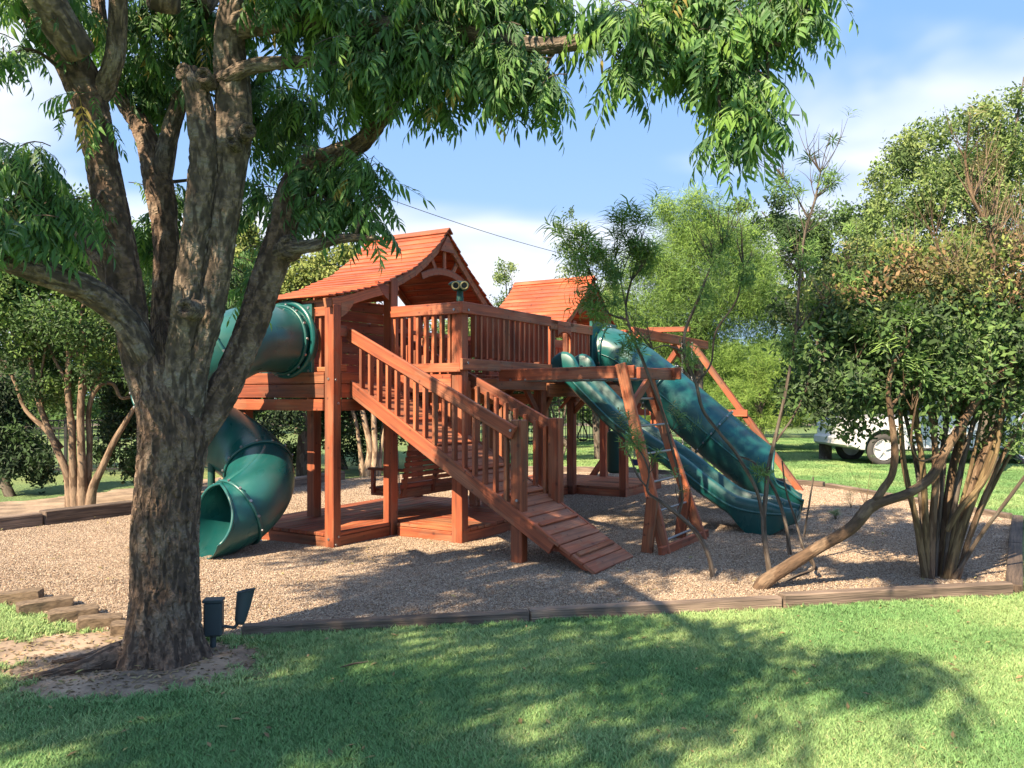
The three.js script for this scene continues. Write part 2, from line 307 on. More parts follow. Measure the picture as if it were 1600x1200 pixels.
{
  const xs = [], ds = []; for (let i = -60; i <= 60; i++) xs.push(Math.sign(i) * (Math.abs(i) * 0.22 + Math.pow(Math.abs(i) / 60, 5) * 240)); for (let i = 0; i <= 110; i++) ds.push(-6 + i * 0.24 + Math.pow(i / 110, 6) * 330);
  const P = [], U = [], C = [], I = [];
  for (const d of ds) for (const x of xs) {
    P.push(x, 0, -d); U.push(x, d); const b = bare(x, d), n = fbm3(x * 0.35, d * 0.35, 2.2, 4), f = fbm3(x * 1.8, d * 1.8, 6.1, 3);
    const y = step(-0.1, 0.5, n + f * 0.6);
    C.push(lerp(lerp(0.95, 1.55, y), 2.1, b), lerp(lerp(0.98, 1.22, y), 1.05, b), lerp(lerp(0.95, 1.1, y), 2.2, b));
  }
  for (let j = 0; j < ds.length - 1; j++) for (let i = 0; i < xs.length - 1; i++) { const a = j * xs.length + i, b = a + 1, c = a + xs.length, e = c + 1; I.push(a, b, c, b, e, c); }
  const g = new THREE.BufferGeometry(); g.setAttribute('position', new THREE.Float32BufferAttribute(P, 3)); g.setAttribute('uv', new THREE.Float32BufferAttribute(U, 2)); g.setAttribute('color', new THREE.Float32BufferAttribute(C, 3)); g.setIndex(I); g.computeVertexNormals();
  tag(mesh('lawn_ground', g, M.lawn), 'mown green lawn around the playground', null, null, 'structure');
}
const bedY = (x, d) => { const e = edgeDist(PLAY, x, d); return 0.012 + step(0.1, 1.2, e) * (0.03 + 0.035 * fbm3(x * 0.9, d * 0.9, 5.5, 3)); };
{
  const P = [], U = [], I = [], id = {}; const N = (i, j) => { const k = i + ',' + j; if (!(k in id)) { const x = -8 + i * 0.2, d = 5 + j * 0.2; id[k] = P.length / 3; P.push(x, bedY(x, d), -d); U.push(x, d); } return id[k]; };
  const sh = new THREE.Shape(PLAY.map(([x, d]) => new THREE.Vector2(x, d))), base = new THREE.ShapeGeometry(sh), bp = base.attributes.position;
  // fine triangles over the bed, cut to its outline by clipping each cell against it
  for (let i = 0; i < 75; i++) for (let j = 0; j < 68; j++) {
    const cs = [[i, j], [i + 1, j], [i + 1, j + 1], [i, j + 1]], ins = cs.map(([a, b]) => inside(PLAY, -8 + a * 0.2, 5 + b * 0.2));
    if (ins.every(Boolean)) { const q = cs.map(([a, b]) => N(a, b)); I.push(q[0], q[1], q[2], q[0], q[2], q[3]); }
  }
  const g = new THREE.BufferGeometry(); g.setAttribute('position', new THREE.Float32BufferAttribute(P, 3)); g.setAttribute('uv', new THREE.Float32BufferAttribute(U, 2)); g.setIndex(I); g.computeVertexNormals();
  for (let i = 0; i < bp.count; i++) { const x = bp.getX(i), d = bp.getY(i); bp.setXYZ(i, x, 0.006, -d); base.attributes.uv.setXY(i, x, d); } base.computeVertexNormals();
  const all = mergeGeometries([g.toNonIndexed(), base.toNonIndexed()]);
  tag(mesh('gravel_ground', all, M.gravel), 'wood chip and gravel play bed', null, null, 'structure');
}
{ // worn earth round the big tree and along the blocks
  const P = [], U = [], I = [], id = {}; const N = (i, j) => { const k = i + ',' + j; if (!(k in id)) { const x = -6.5 + i * 0.05, d = 3.4 + j * 0.05, b = bare(x, d); id[k] = P.length / 3; P.push(x, 0.002 + 0.006 * b + 0.014 * b * fbm3(x * 3, d * 3, 2, 3), -d); U.push(x, d); } return id[k]; };
  for (let i = 0; i < 110; i++) for (let j = 0; j < 60; j++) { const x = -6.475 + i * 0.05, d = 3.425 + j * 0.05; if (inside(PLAY, x, d) || bare(x, d) < 0.3 + 0.25 * noise3(x * 30, d * 30, 3)) continue; I.push(N(i, j), N(i + 1, j), N(i + 1, j + 1), N(i, j), N(i + 1, j + 1), N(i, j + 1)); }
  const g = new THREE.BufferGeometry(); g.setAttribute('position', new THREE.Float32BufferAttribute(P, 3)); g.setAttribute('uv', new THREE.Float32BufferAttribute(U, 2)); g.setIndex(I); g.computeVertexNormals();
  tag(mesh('dirt_ground', g, M.dirt), 'bare worn earth round the big trunk', null, null, 'structure');
  const r = rng(303), b = new MB(); b.quad(V3(-0.5, 0, 0), V3(0, 0.06, 0.2), V3(0.5, 0.02, 0), V3(0, 0.1, -0.2)); const lg = b.geo(), ms = [], cs = [];
  for (let n = 0; n < 2600;) { const x = -2.3 + (r() + r() + r() - 1.5) * 1.9, d = 4.95 + (r() + r() - 1) * 1.1; if (inside(PLAY, x, d)) continue; n++; ms.push(TRS(G(x, d, 0.012), new THREE.Quaternion().setFromEuler(new THREE.Euler((r() - 0.5) * 0.8, r() * 6.28, (r() - 0.5) * 0.8)), 0.02 + r() * 0.035)); const w = 0.5 + r() * 0.9; cs.push(new THREE.Color().setRGB(0.26 * w, (0.17 + r() * 0.05) * w, 0.105 * w)); }
  for (let n = 0; n < 700;) { const d = 3.4 + r() * 9, x = (r() * 2 - 1) * (0.68 * d); if (edgeDist(PLAY, x, d) < 0.1) continue; n++; const q = inside(PLAY, x, d); ms.push(TRS(G(x, d, q ? 0.07 : 0.036), new THREE.Quaternion().setFromEuler(new THREE.Euler((r() - 0.5) * 0.7, r() * 6.28, (r() - 0.5) * 0.7)), 0.022 + r() * 0.04)); const w = 0.4 + r() * 0.9; cs.push(new THREE.Color().setRGB(0.27 * w, (0.18 + r() * 0.08) * w, 0.09 * w)); }
  instanced('leaf_litter', lg, std({ roughness: 1, side: THREE.DoubleSide }), ms, cs, null, 'dry brown leaves scattered round the big tree, the lawn and the bed', 'leaf litter');
}
{ // sandy strip behind the ties at the left
  const r = rng(66), o = [], e = [[-8.6, 8.2], [-6.5, 11.0], [-5.5, 12.2], [-5.0, 14.0], [-4.0, 16.6]], f = [[-5.6, 17.2], [-6.9, 14.6], [-7.6, 12.9], [-8.6, 12.2], [-10.5, 11.6]];
  for (const l of [e, f]) for (let i = 0; i < l.length; i++) for (let k = 0; k < 6; k++) { const n = l[Math.min(i + 1, l.length - 1)], t = k / 6; o.push(new THREE.Vector2(lerp(l[i][0], n[0], t) + (l === f ? (r() - 0.5) * 0.3 : 0), lerp(l[i][1], n[1], t) + (l === f ? (r() - 0.5) * 0.3 : 0))); }
  const g = new THREE.ShapeGeometry(new THREE.Shape(o)), p = g.attributes.position; for (let i = 0; i < p.count; i++) { const x = p.getX(i), d = p.getY(i); p.setXYZ(i, x, 0.009, -d); g.attributes.uv.setXY(i, x, d); } g.computeVertexNormals();
  tag(mesh('sand_ground', g, M.dirt), 'sandy strip behind the railway ties at the left', null, null, 'structure');
}
{ // wood chips and pebbles lying on the bed: patches of chips, single ones along the edges
  const r = rng(77), base = new THREE.IcosahedronGeometry(1, 0).attributes.position.array, pal = [[0.44, 0.36, 0.27], [0.32, 0.25, 0.19], [0.22, 0.175, 0.14], [0.52, 0.45, 0.36], [0.38, 0.33, 0.28], [0.28, 0.20, 0.14], [0.56, 0.50, 0.42]], forms = [V3(1, 0.35, 0.5), V3(0.8, 0.5, 0.7), V3(1.4, 0.25, 0.4), V3(0.7, 0.55, 0.6)], v = V3(0, 0, 0), e = new THREE.Euler();
  const patch = (n, R) => { const P = [], C = []; for (let i = 0; i < n; i++) { const a = r() * 6.283, q = (n > 1 ? Math.pow(r(), 0.6) : 0) * R, s = 0.0048 + 0.0085 * r() * r(), f = forms[Math.floor(r() * 4)], c = pal[Math.floor(r() * 7)], w = 0.72 + r() * 0.42; e.set((r() - 0.5) * 1.1, r() * 6.28, (r() - 0.5) * 1.1); for (let k = 0; k < base.length; k += 3) { v.set(base[k] * f.x * s, base[k + 1] * f.y * s, base[k + 2] * f.z * s).applyEuler(e); P.push(v.x + Math.cos(a) * q, v.y + s * 0.3, v.z + Math.sin(a) * q); C.push(c[0] * w * 0.95, c[1] * w * 0.89, c[2] * w * 0.82); } } const g = new THREE.BufferGeometry(); g.setAttribute('position', new THREE.Float32BufferAttribute(P, 3)); g.setAttribute('color', new THREE.Float32BufferAttribute(C, 3)); g.computeVertexNormals(); return g; };
  const gs = [patch(680, 0.26), patch(680, 0.26), patch(1, 0), patch(1, 0), patch(1, 0), patch(1, 0)], lists = gs.map(() => []), m = std({ roughness: 1, vertexColors: true });
  for (let d = 5.4; d < 18.2; d += 0.20) for (let x = -8; x < 8; x += 0.20) { const X = x + (r() - 0.5) * 0.16, D = d + (r() - 0.5) * 0.16, big = 1 + step(8, 14, D) * 0.5; if (Math.abs(X) > 0.72 * D + 0.6 || (D > 11 && r() < 0.35) || !inside(PLAY, X, D) || edgeDist(PLAY, X, D) < 0.24) continue; lists[Math.floor(r() * 2)].push(TRS(G(X, D, bedY(X, D) - 0.001), new THREE.Quaternion().setFromAxisAngle(UP, r() * 6.28), V3(1, big, 1))); }
  for (let n = 0; n < 16000;) { const D = 5.4 + Math.pow(r(), 1.5) * 9, X = (r() * 2 - 1) * Math.min(7.8, 0.72 * D + 0.3); if (!inside(PLAY, X, D) || edgeDist(PLAY, X, D) > 0.32) { if (r() < 0.02) n++; continue; } lists[2 + n % 4].push(TRS(G(X, D, bedY(X, D)), new THREE.Quaternion().setFromAxisAngle(UP, r() * 6.28), 0.8 + r() * 0.7)); n++; }
  lists.forEach((l, k) => instanced('gravel', gs[k], m, l, null, null, ['tan and grey chips covering the play bed', 'more tan and grey chips covering the play bed', 'loose brown chips along the edging', 'loose grey chips along the edging', 'loose pale chips along the edging', 'loose dark chips along the edging'][k], 'gravel'));
}
{ // the lawn's blades: round patches of blades, small tufts near edges and bare earth
  const r = rng(5);
  const patch = (n, R, h) => { const P = [], C = []; const T = (a, b, c, k) => { P.push(a.x, a.y, a.z, b.x, b.y, b.z, c.x, c.y, c.z); for (let i = 0; i < 3; i++) C.push(k[0], k[1], k[2]); };
    for (let i = 0; i < n; i++) { const a = r() * 6.283, q = Math.pow(r(), 0.62) * R, x = Math.cos(a) * q, z = Math.sin(a) * q, t = r() * 6.283, l = h * (0.45 + r() * 0.75), w = 0.0015 + r() * 0.0012, lean = (0.25 + r() * 0.9) * l, c = Math.cos(t), s = Math.sin(t), u = Math.cos(t + 1.2 * (r() - 0.5)), v = Math.sin(t + 1.2 * (r() - 0.5)), f = 0.75 + r() * 0.5, y = r() < 0.07 ? 1 : 0, k = [f * (1 + y * 0.7), f * (1 + y * 0.15), f * (1 + y * 0.5)];
      const a0 = V3(x - s * w, 0, z + c * w), a1 = V3(x + s * w, 0, z - c * w), m0 = V3(x + u * lean * 0.35 - s * w * 0.9, l * 0.6, z + v * lean * 0.35 + c * w * 0.9), m1 = V3(x + u * lean * 0.35 + s * w * 0.9, l * 0.6, z + v * lean * 0.35 - c * w * 0.9); T(a0, a1, m1, k); T(a0, m1, m0, k); T(m0, m1, V3(x + u * lean, l, z + v * lean), k); }
    const g = new THREE.BufferGeometry(); g.setAttribute('position', new THREE.Float32BufferAttribute(P, 3)); g.setAttribute('color', new THREE.Float32BufferAttribute(C, 3)); g.computeVertexNormals(); return g; };
  const gs = [patch(1500, 0.19, 0.031), patch(1500, 0.19, 0.036), patch(26, 0.03, 0.030), patch(24, 0.034, 0.034)], lists = gs.map(() => [[], []]);
  const put = (k, x, d, s) => { const y = step(-0.25, 0.45, fbm3(x * 1.3, d * 1.3, 6.1, 4) + fbm3(x * 0.35, d * 0.35, 2.2, 3) * 0.6 + (r() - 0.5) * 0.4), w = 0.92 + r() * 0.3; lists[k][0].push(TRS(G(x, d, 0), new THREE.Quaternion().setFromAxisAngle(UP, r() * 6.28), s)); lists[k][1].push(new THREE.Color().setRGB(lerp(0.125, 0.255, y) * w, lerp(0.262, 0.375, y) * w, lerp(0.082, 0.135, y) * w)); };
  for (let d = 2.9; d < 7.4; d += 0.125) for (let x = -6; x < 6; x += 0.125) { const X = x + (r() - 0.5) * 0.1, D = d + (r() - 0.5) * 0.1; if (Math.abs(X) > 0.72 * D + 0.4 || inside(PLAY, X, D) || edgeDist(PLAY, X, D) < 0.24 || Math.max(bare(X, D), bare(X + 0.15, D), bare(X - 0.15, D), bare(X, D + 0.12), bare(X, D - 0.12)) > 0.04 || Math.hypot(X + 2.19, D - 5.11) < 0.6) continue; put(Math.floor(r() * 2), X, D, 0.85 + r() * 0.35); }
  for (let n = 0; n < 15000;) { n++; const D = 3.0 + r() * 4.2, X = (r() * 2 - 1) * (0.72 * D + 0.4); const b = bare(X, D), e = edgeDist(PLAY, X, D); if (inside(PLAY, X, D) || e < 0.06 || (e > 0.34 && b < 0.02) || r() < b * 1.2 || Math.hypot(X + 2.19, D - 5.11) < 0.42) continue; for (let q = 0; q < 3; q++) { const x2 = X + (r() - 0.5) * 0.06, d2 = D + (r() - 0.5) * 0.06; if (!inside(PLAY, x2, d2) && edgeDist(PLAY, x2, d2) > 0.05) put(2 + Math.floor(r() * 2), x2, d2, 0.8 + r() * 0.5 - b * 0.3); } }
  for (let n = 0; n < 5200; n++) { const D = 10 + Math.pow(r(), 1.4) * 22, X = lerp(-0.1 * D, 0.75 * D, r()); if (inside(PLAY, X, D) || edgeDist(PLAY, X, D) < 0.3) continue; put(Math.floor(r() * 2), X, D, 1.2 + r() * 0.5); }
  const gm = std({ roughness: 0.8, side: THREE.DoubleSide, vertexColors: true });
  lists.forEach(([m, c], k) => instanced('grass', gs[k], gm, m, c, null, ['short blades of mown grass on the lawn', 'slightly taller blades of mown grass on the lawn', 'small tufts of grass along the edging', 'small tufts of grass on the worn earth'][k], 'grass'));
}
// ───────────────────────── the wooden playset ─────────────────────────
// its own axes: a runs towards the right front (out along the ramp and the slides), b runs away to the right (along the bridge), y up
const play = thing('wooden_playset', 'large red stained cedar playset with two roofed towers, a bridge, a ramp and green slides', 'playset', G(-1.909, 8.659), -31.2 * Math.PI / 180);
const A = (a, b, y) => V3(a, y, -b);
const AX = V3(1, 0, 0), BX = V3(0, 0, -1);
const part = (name, geos, m, parent = play) => mesh(name, geos.length > 1 ? mergeGeometries(geos.map((g) => { const q = g.index ? g.toNonIndexed() : g; for (const k of Object.keys(q.attributes)) if (!['position', 'normal', 'uv'].includes(k)) q.deleteAttribute(k); return q; })) : geos[0], Array.isArray(m) ? pick(m) : m, parent);
const PW = 0.125;
function post(a, b, y0, y1, w = PW) { return board('post', A(a, b, y0), A(a, b, y1), w, w, AX, cedar, play, 0.008); }
// posts
post(0, 0, -0.05, 2.63); post(-1.38, 0.02, -0.05, 2.66); post(-1.05, 0.78, 0, 1.86); post(0.02, 0.93, -0.05, 3.02); post(1.0, 0.93, -0.05, 2.69, 0.135);
post(-1.2, 3.0, 0, 2.9); post(0.03, 3.0, 0, 2.9); post(0.06, 2.62, 0, 1.86, 0.11); post(0.93, 2.86, 0, 2.62);
post(0.9, 5.66, -0.05, 2.72, 0.12); post(0.02, 5.55, -0.05, 2.9); post(-0.12, 7.12, -0.05, 2.9); post(0.86, 7.1, 0, 1.9, 0.11); post(-1.3, 5.45, 0, 2.86); post(-1.3, 7.0, 0, 2.86);
post(0.98, 4.12, 1.75, 2.6, 0.09); post(0.98, 3.5, 1.9, 2.52, 0.075);
post(0.0, 3.62, 1.8, 2.72, 0.075);
// bolts on the posts and rails
const boltGeo = (p, n) => { const g = new THREE.CylinderGeometry(0.014, 0.016, 0.012, 8), o = new THREE.Object3D(); o.position.copy(p); o.quaternion.setFromUnitVectors(UP, n); o.updateMatrix(); return g.applyMatrix4(o.matrix); };
{
  const F = V3(0, 0, 1), R = AX;
  const spots = [[A(0.065, 0.02, 0.16), R], [A(0.065, -0.02, 0.08), R], [A(0.065, 0.02, 1.58), R], [A(0.065, -0.02, 1.83), R], [A(0, -0.065, 0.14), F], [A(0, -0.065, 1.84), F], [A(1.113, 0.93, 2.6), R], [A(1.113, 0.92, 2.02), R], [A(1.0, 0.814, 2.6), F]];
  for (const [p, n] of spots) part('bolt', [boltGeo(p, n)], M.steel);
}
// skirt boards: three deep across the front of the first tower, and round the other deck edges
for (const [y, w] of [[1.853, 0.125], [1.712, 0.15], [1.562, 0.125]]) {
  board('skirt_board', A(-1.45 - (y < 1.6 ? 0.03 : 0), -0.05 - (y < 1.6 ? 0.02 : 0), y), A(-0.066, -0.05 - (y < 1.6 ? 0.02 : 0), y), w - 0.004, 0.036, UP, cedar, play);
  board('skirt_board', A(0.045, 0.066, y), A(0.045, 0.865, y), w - 0.004, 0.036, UP, cedar, play);
  board('skirt_board', A(-1.45, 0.0, y), A(-1.45, 3.0, y), w - 0.004, 0.036, UP, cedar, play);
}
// decks: joists as the frame, every board its own
function deck(a0, a1, b0, b1, y, along) {
  const js = []; const n = Math.max(2, Math.round((along === 'b' ? b1 - b0 : a1 - a0) / 0.5) + 1);
  for (let i = 0; i < n; i++) { const t = (i + 0.5) / n; js.push(along === 'b' ? boxGeo(A(a0 + 0.02, lerp(b0, b1, t), y - 0.10), A(a1 - 0.02, lerp(b0, b1, t), y - 0.10), 0.12, 0.04, UP) : boxGeo(A(lerp(a0, a1, t), b0 + 0.02, y - 0.10), A(lerp(a0, a1, t), b1 - 0.02, y - 0.10), 0.12, 0.04, UP)); }
  const d = part('deck', js, cedar), W = 0.138, span = along === 'b' ? a1 - a0 : b1 - b0, k = Math.round(span / (W + 0.007));
  for (let i = 0; i < k; i++) { const c = (i + 0.5) / k * span, w = span / k - 0.006, s = (boardN % 5) * 0.0008; along === 'b' ? board('deck_board', A(a0 + c, b0, y - 0.02 + s), A(a0 + c, b1, y - 0.02 + s), 0.034, w, UP, cedar, d) : board('deck_board', A(a0, b0 + c, y - 0.02 + s), A(a1, b0 + c, y - 0.02 + s), 0.034, w, UP, cedar, d); }
  return d;
}
deck(-1.42, 0.02, 0.0, 3.05, 1.91, 'b'); deck(0.07, 0.98, 0.9, 5.6, 1.905, 'a'); deck(-1.3, 0.02, 4.1, 7.1, 1.91, 'b');
// edge beams of the bridge
board('beam', A(1.02, 1.0, 1.80), A(1.02, 2.83, 1.80), 0.13, 0.045, UP, cedar, play); board('beam', A(1.092, 0.82, 2.005), A(1.092, 2.86, 2.005), 0.125, 0.036, UP, cedar, play);
board('beam', A(1.02, 2.90, 1.74), A(1.02, 5.6, 1.74), 0.18, 0.045, UP, cedar, play); board('beam', A(0.1, 0.865, 1.80), A(0.935, 0.865, 1.80), 0.2, 0.036, UP, cedar, play);
board('beam', A(0.1, 5.64, 1.74), A(0.83, 5.64, 1.74), 0.18, 0.045, UP, cedar, play); board('beam', A(0.05, 5.62, 1.72), A(0.05, 7.1, 1.72), 0.16, 0.045, UP, cedar, play);
board('beam', A(0.85, 2.95, 1.62), A(-1.2, 2.95, 1.62), 0.14, 0.05, UP, cedar, play);
// knee braces under the decks
for (const [a, b, da, db] of [[0.02, 5.55, 0, -0.42], [0.02, 5.55, 0, 0.42], [-0.12, 7.12, 0, -0.42], [0.93, 2.86, 0, 0.4], [0.93, 2.86, 0, -0.4], [0.9, 5.66, 0, -0.4], [0.03, 3.0, 0.4, 0], [0.02, 5.55, 0.42, 0]]) board('brace', A(a, b, 1.36), A(a + da, b + db, 1.78), 0.09, 0.045, A(da ? -1 : 0, db ? -1 : 0, 1).normalize(), cedar, play);
for (const [a, b] of [[0.02, 5.55], [-0.12, 7.12], [0.9, 5.66]]) board('post_cap', A(a - 0.11, b, 1.60), A(a + 0.11, b, 1.60), 0.07, 0.17, UP, cedar, play);
// railings: a top and a bottom rail with balusters between them
function railing(p, q, y0, y1, n, { bw = 0.062, top = 0.125, bottom = 0.10, off = V3(0, 0, 0), skip } = {}) {
  const y = (v, h) => v.clone().setY(h), r = part('railing', [boxGeo(y(p, y1 - top / 2), y(q, y1 - top / 2), top, 0.038, UP)], cedar);
  if (bottom) part('bottom_rail', [boxGeo(y(p, y0 + bottom / 2), y(q, y0 + bottom / 2), bottom, 0.034, UP)], cedar, r);
  const d = q.clone().sub(p).normalize(), nrm = d.clone().cross(UP).multiplyScalar(-0.037).add(off);
  for (let i = 0; i < n; i++) { const t = (i + 0.5) / n; if (skip && skip(t)) continue; const c = p.clone().lerp(q, t).add(nrm); board('baluster', y(c, y0 + 0.01 * (i % 3)), y(c, y1 - 0.03), 0.034, bw, d, cedar, r, 0.004); }
  return r;
}
const rA = railing(A(0.09, 0.835, 0), A(1.075, 0.835, 0), 1.92, 2.68, 9, { skip: (t) => t > 0.86 });
const rB = railing(A(1.092, 0.818, 0), A(1.092, 2.84, 0), 2.07, 2.685, 17, { bottom: 0, skip: (t) => t < 0.09 });
railing(A(1.05, 2.90, 0), A(1.05, 3.10, 0), 1.95, 2.66, 2, { bottom: 0.06 });
railing(A(1.05, 3.46, 0), A(1.05, 4.16, 0), 1.95, 2.66, 6, { bottom: 0.06 });
railing(A(1.05, 2.86, 0), A(1.05, 3.55, 0), 2.56, 2.66, 0, { bottom: 0, top: 0.06 });
railing(A(0.05, 3.05, 0), A(0.05, 5.5, 0), 1.93, 2.55, 21, { bottom: 0.06 });
railing(A(-1.40, 0.1, 0), A(-1.40, 2.95, 0), 1.93, 2.5, 22, { bottom: 0.06 });
railing(A(-1.3, 3.02, 0), A(0.0, 3.02, 0), 1.93, 2.5, 10, { bottom: 0.06 });
railing(A(0.08, 0.96, 0), A(0.08, 2.95, 0), 1.93, 2.44, 0, { bottom: 0, top: 0.05 });
railing(A(-0.24, 0.0, 0), A(-0.07, 0.0, 0), 1.92, 2.64, 2, { bottom: 0.05, bw: 0.055 });
railing(A(0.0, 0.07, 0), A(0.0, 0.20, 0), 1.92, 2.42, 1, { bottom: 0.08, top: 0.12 });
railing(A(0.1, 5.64, 0), A(0.83, 5.64, 0), 1.93, 2.55, 7, { bottom: 0.06 });
railing(A(-1.25, 7.1, 0), A(-0.15, 7.1, 0), 1.93, 2.55, 9, { bottom: 0.06 });
// the scalloped head over the wave slide's opening
{
  const s = new THREE.Shape(); s.moveTo(0, 0.0); s.lineTo(0.38, 0); s.lineTo(0.38, -0.16); s.quadraticCurveTo(0.36, -0.085, 0.19, -0.08); s.quadraticCurveTo(0.02, -0.085, 0, -0.16); s.closePath();
  const g = new THREE.ExtrudeGeometry(s, { depth: 0.03, bevelEnabled: false }); g.applyMatrix4(new THREE.Matrix4().makeRotationY(Math.PI / 2)); g.translate(1.045, 2.6, -3.09); part('arch_board', [g], cedar);
}
// ── roofs: bell-cast boards on both slopes, curved rakes, a sunburst in the gable ──
const PROF = [[0, 0], [0.33, -0.30], [0.70, -0.56], [0.95, -0.67], [1.40, -0.86], [2.14, -1.045]];      // distance from the ridge, drop
const PROR = [[0, 0], [0.33, -0.30], [0.70, -0.60], [1.05, -0.86], [1.16, -0.90]];
function profAt(pr, t) { const c = new THREE.SplineCurve(pr.map(([x, y]) => new THREE.Vector2(x, y))); return c.getPointAt(t); }
function roof(a0, a1, bc, ridge, left, right) {
  const rk = [], side = (pr, s, a, w, th, n) => { for (let i = 0; i < n; i++) { const p = profAt(pr, i / n), q = profAt(pr, (i + 1) / n); rk.push(boxGeo(A(a, bc + s * p.x, ridge + p.y - w * 0.62), A(a, bc + s * (q.x + 0.012), ridge + q.y - w * 0.62), w, th, UP, 0.003)); } };
  for (const a of [a1 - 0.02, a0 + 0.02]) { side(left, -1, a, 0.10, 0.036, 9); side(right, 1, a, 0.10, 0.036, 7); }
  rk.push(boxGeo(A(a0 + 0.04, bc, ridge - 0.075), A(a1 - 0.04, bc, ridge - 0.075), 0.10, 0.04, UP));
  const r = part('roof', rk, cedar);
  for (const [pr, s] of [[left, -1], [right, 1]]) {
    const len = new THREE.SplineCurve(pr.map(([x, y]) => new THREE.Vector2(x, y))).getLength(), n = Math.round(len / 0.118);
    for (let i = 0; i < n; i++) {
      const p = profAt(pr, i / n), q = profAt(pr, Math.min(1, (i + 1.16) / n)), j = 0.004 * ((i * 7) % 5 - 2);
      const cp = (v, dy) => A(0, bc + s * v.x, ridge + v.y + dy), lo = cp(q, 0.026), hi = cp(p, 0.006), mid = lo.clone().add(hi).multiplyScalar(0.5), wv = hi.clone().sub(lo);
      board('roof_board', mid.clone().setX(a0 - 0.02 + j), mid.clone().setX(a1 + 0.03 + j), wv.length(), 0.020, wv.clone().normalize(), roofWood, r, 0.004);
    }
  }
  // ridge cap, gable plate and the sunburst
  for (const s of [-1, 1]) board('ridge_board', A(a0 - 0.03, bc + s * 0.035, ridge + 0.018), A(a1 + 0.05, bc + s * 0.035, ridge + 0.018), 0.10, 0.02, A(0, -s * 0.72, 0.69).normalize(), roofWood, r, 0.004);
  const f = a1 - 0.03;
  const pl = new THREE.Shape([[-0.16, -0.25], [0.16, -0.25], [0.02, -0.06], [-0.02, -0.06]].map(([x, y]) => new THREE.Vector2(x, y)));
  const pg = new THREE.ExtrudeGeometry(pl, { depth: 0.03, bevelEnabled: false }); pg.applyMatrix4(new THREE.Matrix4().makeRotationY(Math.PI / 2)); pg.translate(f + 0.022, ridge, -bc); part('gable_plate', [pg], cedar, r);
  const arc = []; for (let i = 0; i < 9; i++) { const t = (i / 9 - 0.5) * 2, u = ((i + 1) / 9 - 0.5) * 2, Y = (v) => ridge - 0.50 - 0.11 * v * v; arc.push(boxGeo(A(f - 0.01, bc + t * 0.48, Y(t)), A(f - 0.01, bc + u * 0.48 + 0.01, Y(u)), 0.085, 0.03, UP, 0.002)); }
  part('gable_arch', arc, cedar, r);
  for (const t of [-0.34, 0, 0.34]) board('gable_spoke', A(f - 0.012, bc + t * 0.55, ridge - 0.49), A(f - 0.012, bc + t * 0.9, ridge - 0.17 - Math.abs(t) * 0.42), 0.06, 0.028, BX, cedar, r);
  return r;
}
roof(-1.25, 0.05, 2.0, 3.74, PROF, PROR);
const SHORT = [[0, 0], [0.33, -0.30], [0.70, -0.60], [0.98, -0.80], [1.2, -0.90]];
roof(-1.42, 0.10, 6.17, 3.66, SHORT, PROR);
// header beams with scrolled corbels under the first roof
{
  const hp = []; const hy = (b) => 2.66 + 0.30 * Math.pow(b / 1.0, 1.25);
  for (let i = 0; i < 8; i++) { const b = -0.06 + i * 0.135, e = b + 0.145, arch = (v) => 0.03 * Math.sin(clamp(v / 0.95) * Math.PI); hp.push(boxGeo(A(0.03, b, hy(Math.max(0, b)) + arch(b) - 0.02), A(0.03, e, hy(Math.max(0, e)) + arch(e) - 0.02), 0.11, 0.05, UP, 0.003)); }
  part('header_beam', hp, cedar);
  board('header_beam', A(-1.4, 0.0, 2.645), A(-0.07, 0.0, 2.645), 0.1, 0.04, UP, cedar, play);
  for (const [b, s, y] of [[0.07, 1, 2.60], [0.86, -1, 2.86]]) { const sh = new THREE.Shape(); sh.moveTo(0, 0.06); sh.lineTo(s * 0.2, 0.10); sh.quadraticCurveTo(s * 0.16, -0.02, 0.0, -0.10); sh.closePath(); const q = new THREE.ExtrudeGeometry(sh, { depth: 0.045, bevelEnabled: false }); q.applyMatrix4(new THREE.Matrix4().makeRotationY(Math.PI / 2)); q.translate(0.012, y, -b); part('corbel', [q], cedar); }
  for (const b of [3.04, 0.95]) board('beam', A(-1.2, b, 2.83), A(0.02, b, 2.83), 0.12, 0.04, UP, cedar, play);
}
for (const b of [5.5, 7.05]) board('beam', A(-1.3, b, 2.84), A(0.05, b, 2.84), 0.10, 0.04, UP, cedar, play);
// a low panelled back wall inside the first tower
for (let i = 0; i < 7; i++) board('wall_board', A(-1.33, 1.05 + i * 0.001, 2.0 + i * 0.145), A(-1.33, 3.0, 2.0 + i * 0.145), 0.14, 0.025, UP, cedar, play);
const worn = [0, 3, 5].map((i) => { const m = cedar[i].clone(); m.color.setRGB(0.98, 1.15, 1.3); return m; });
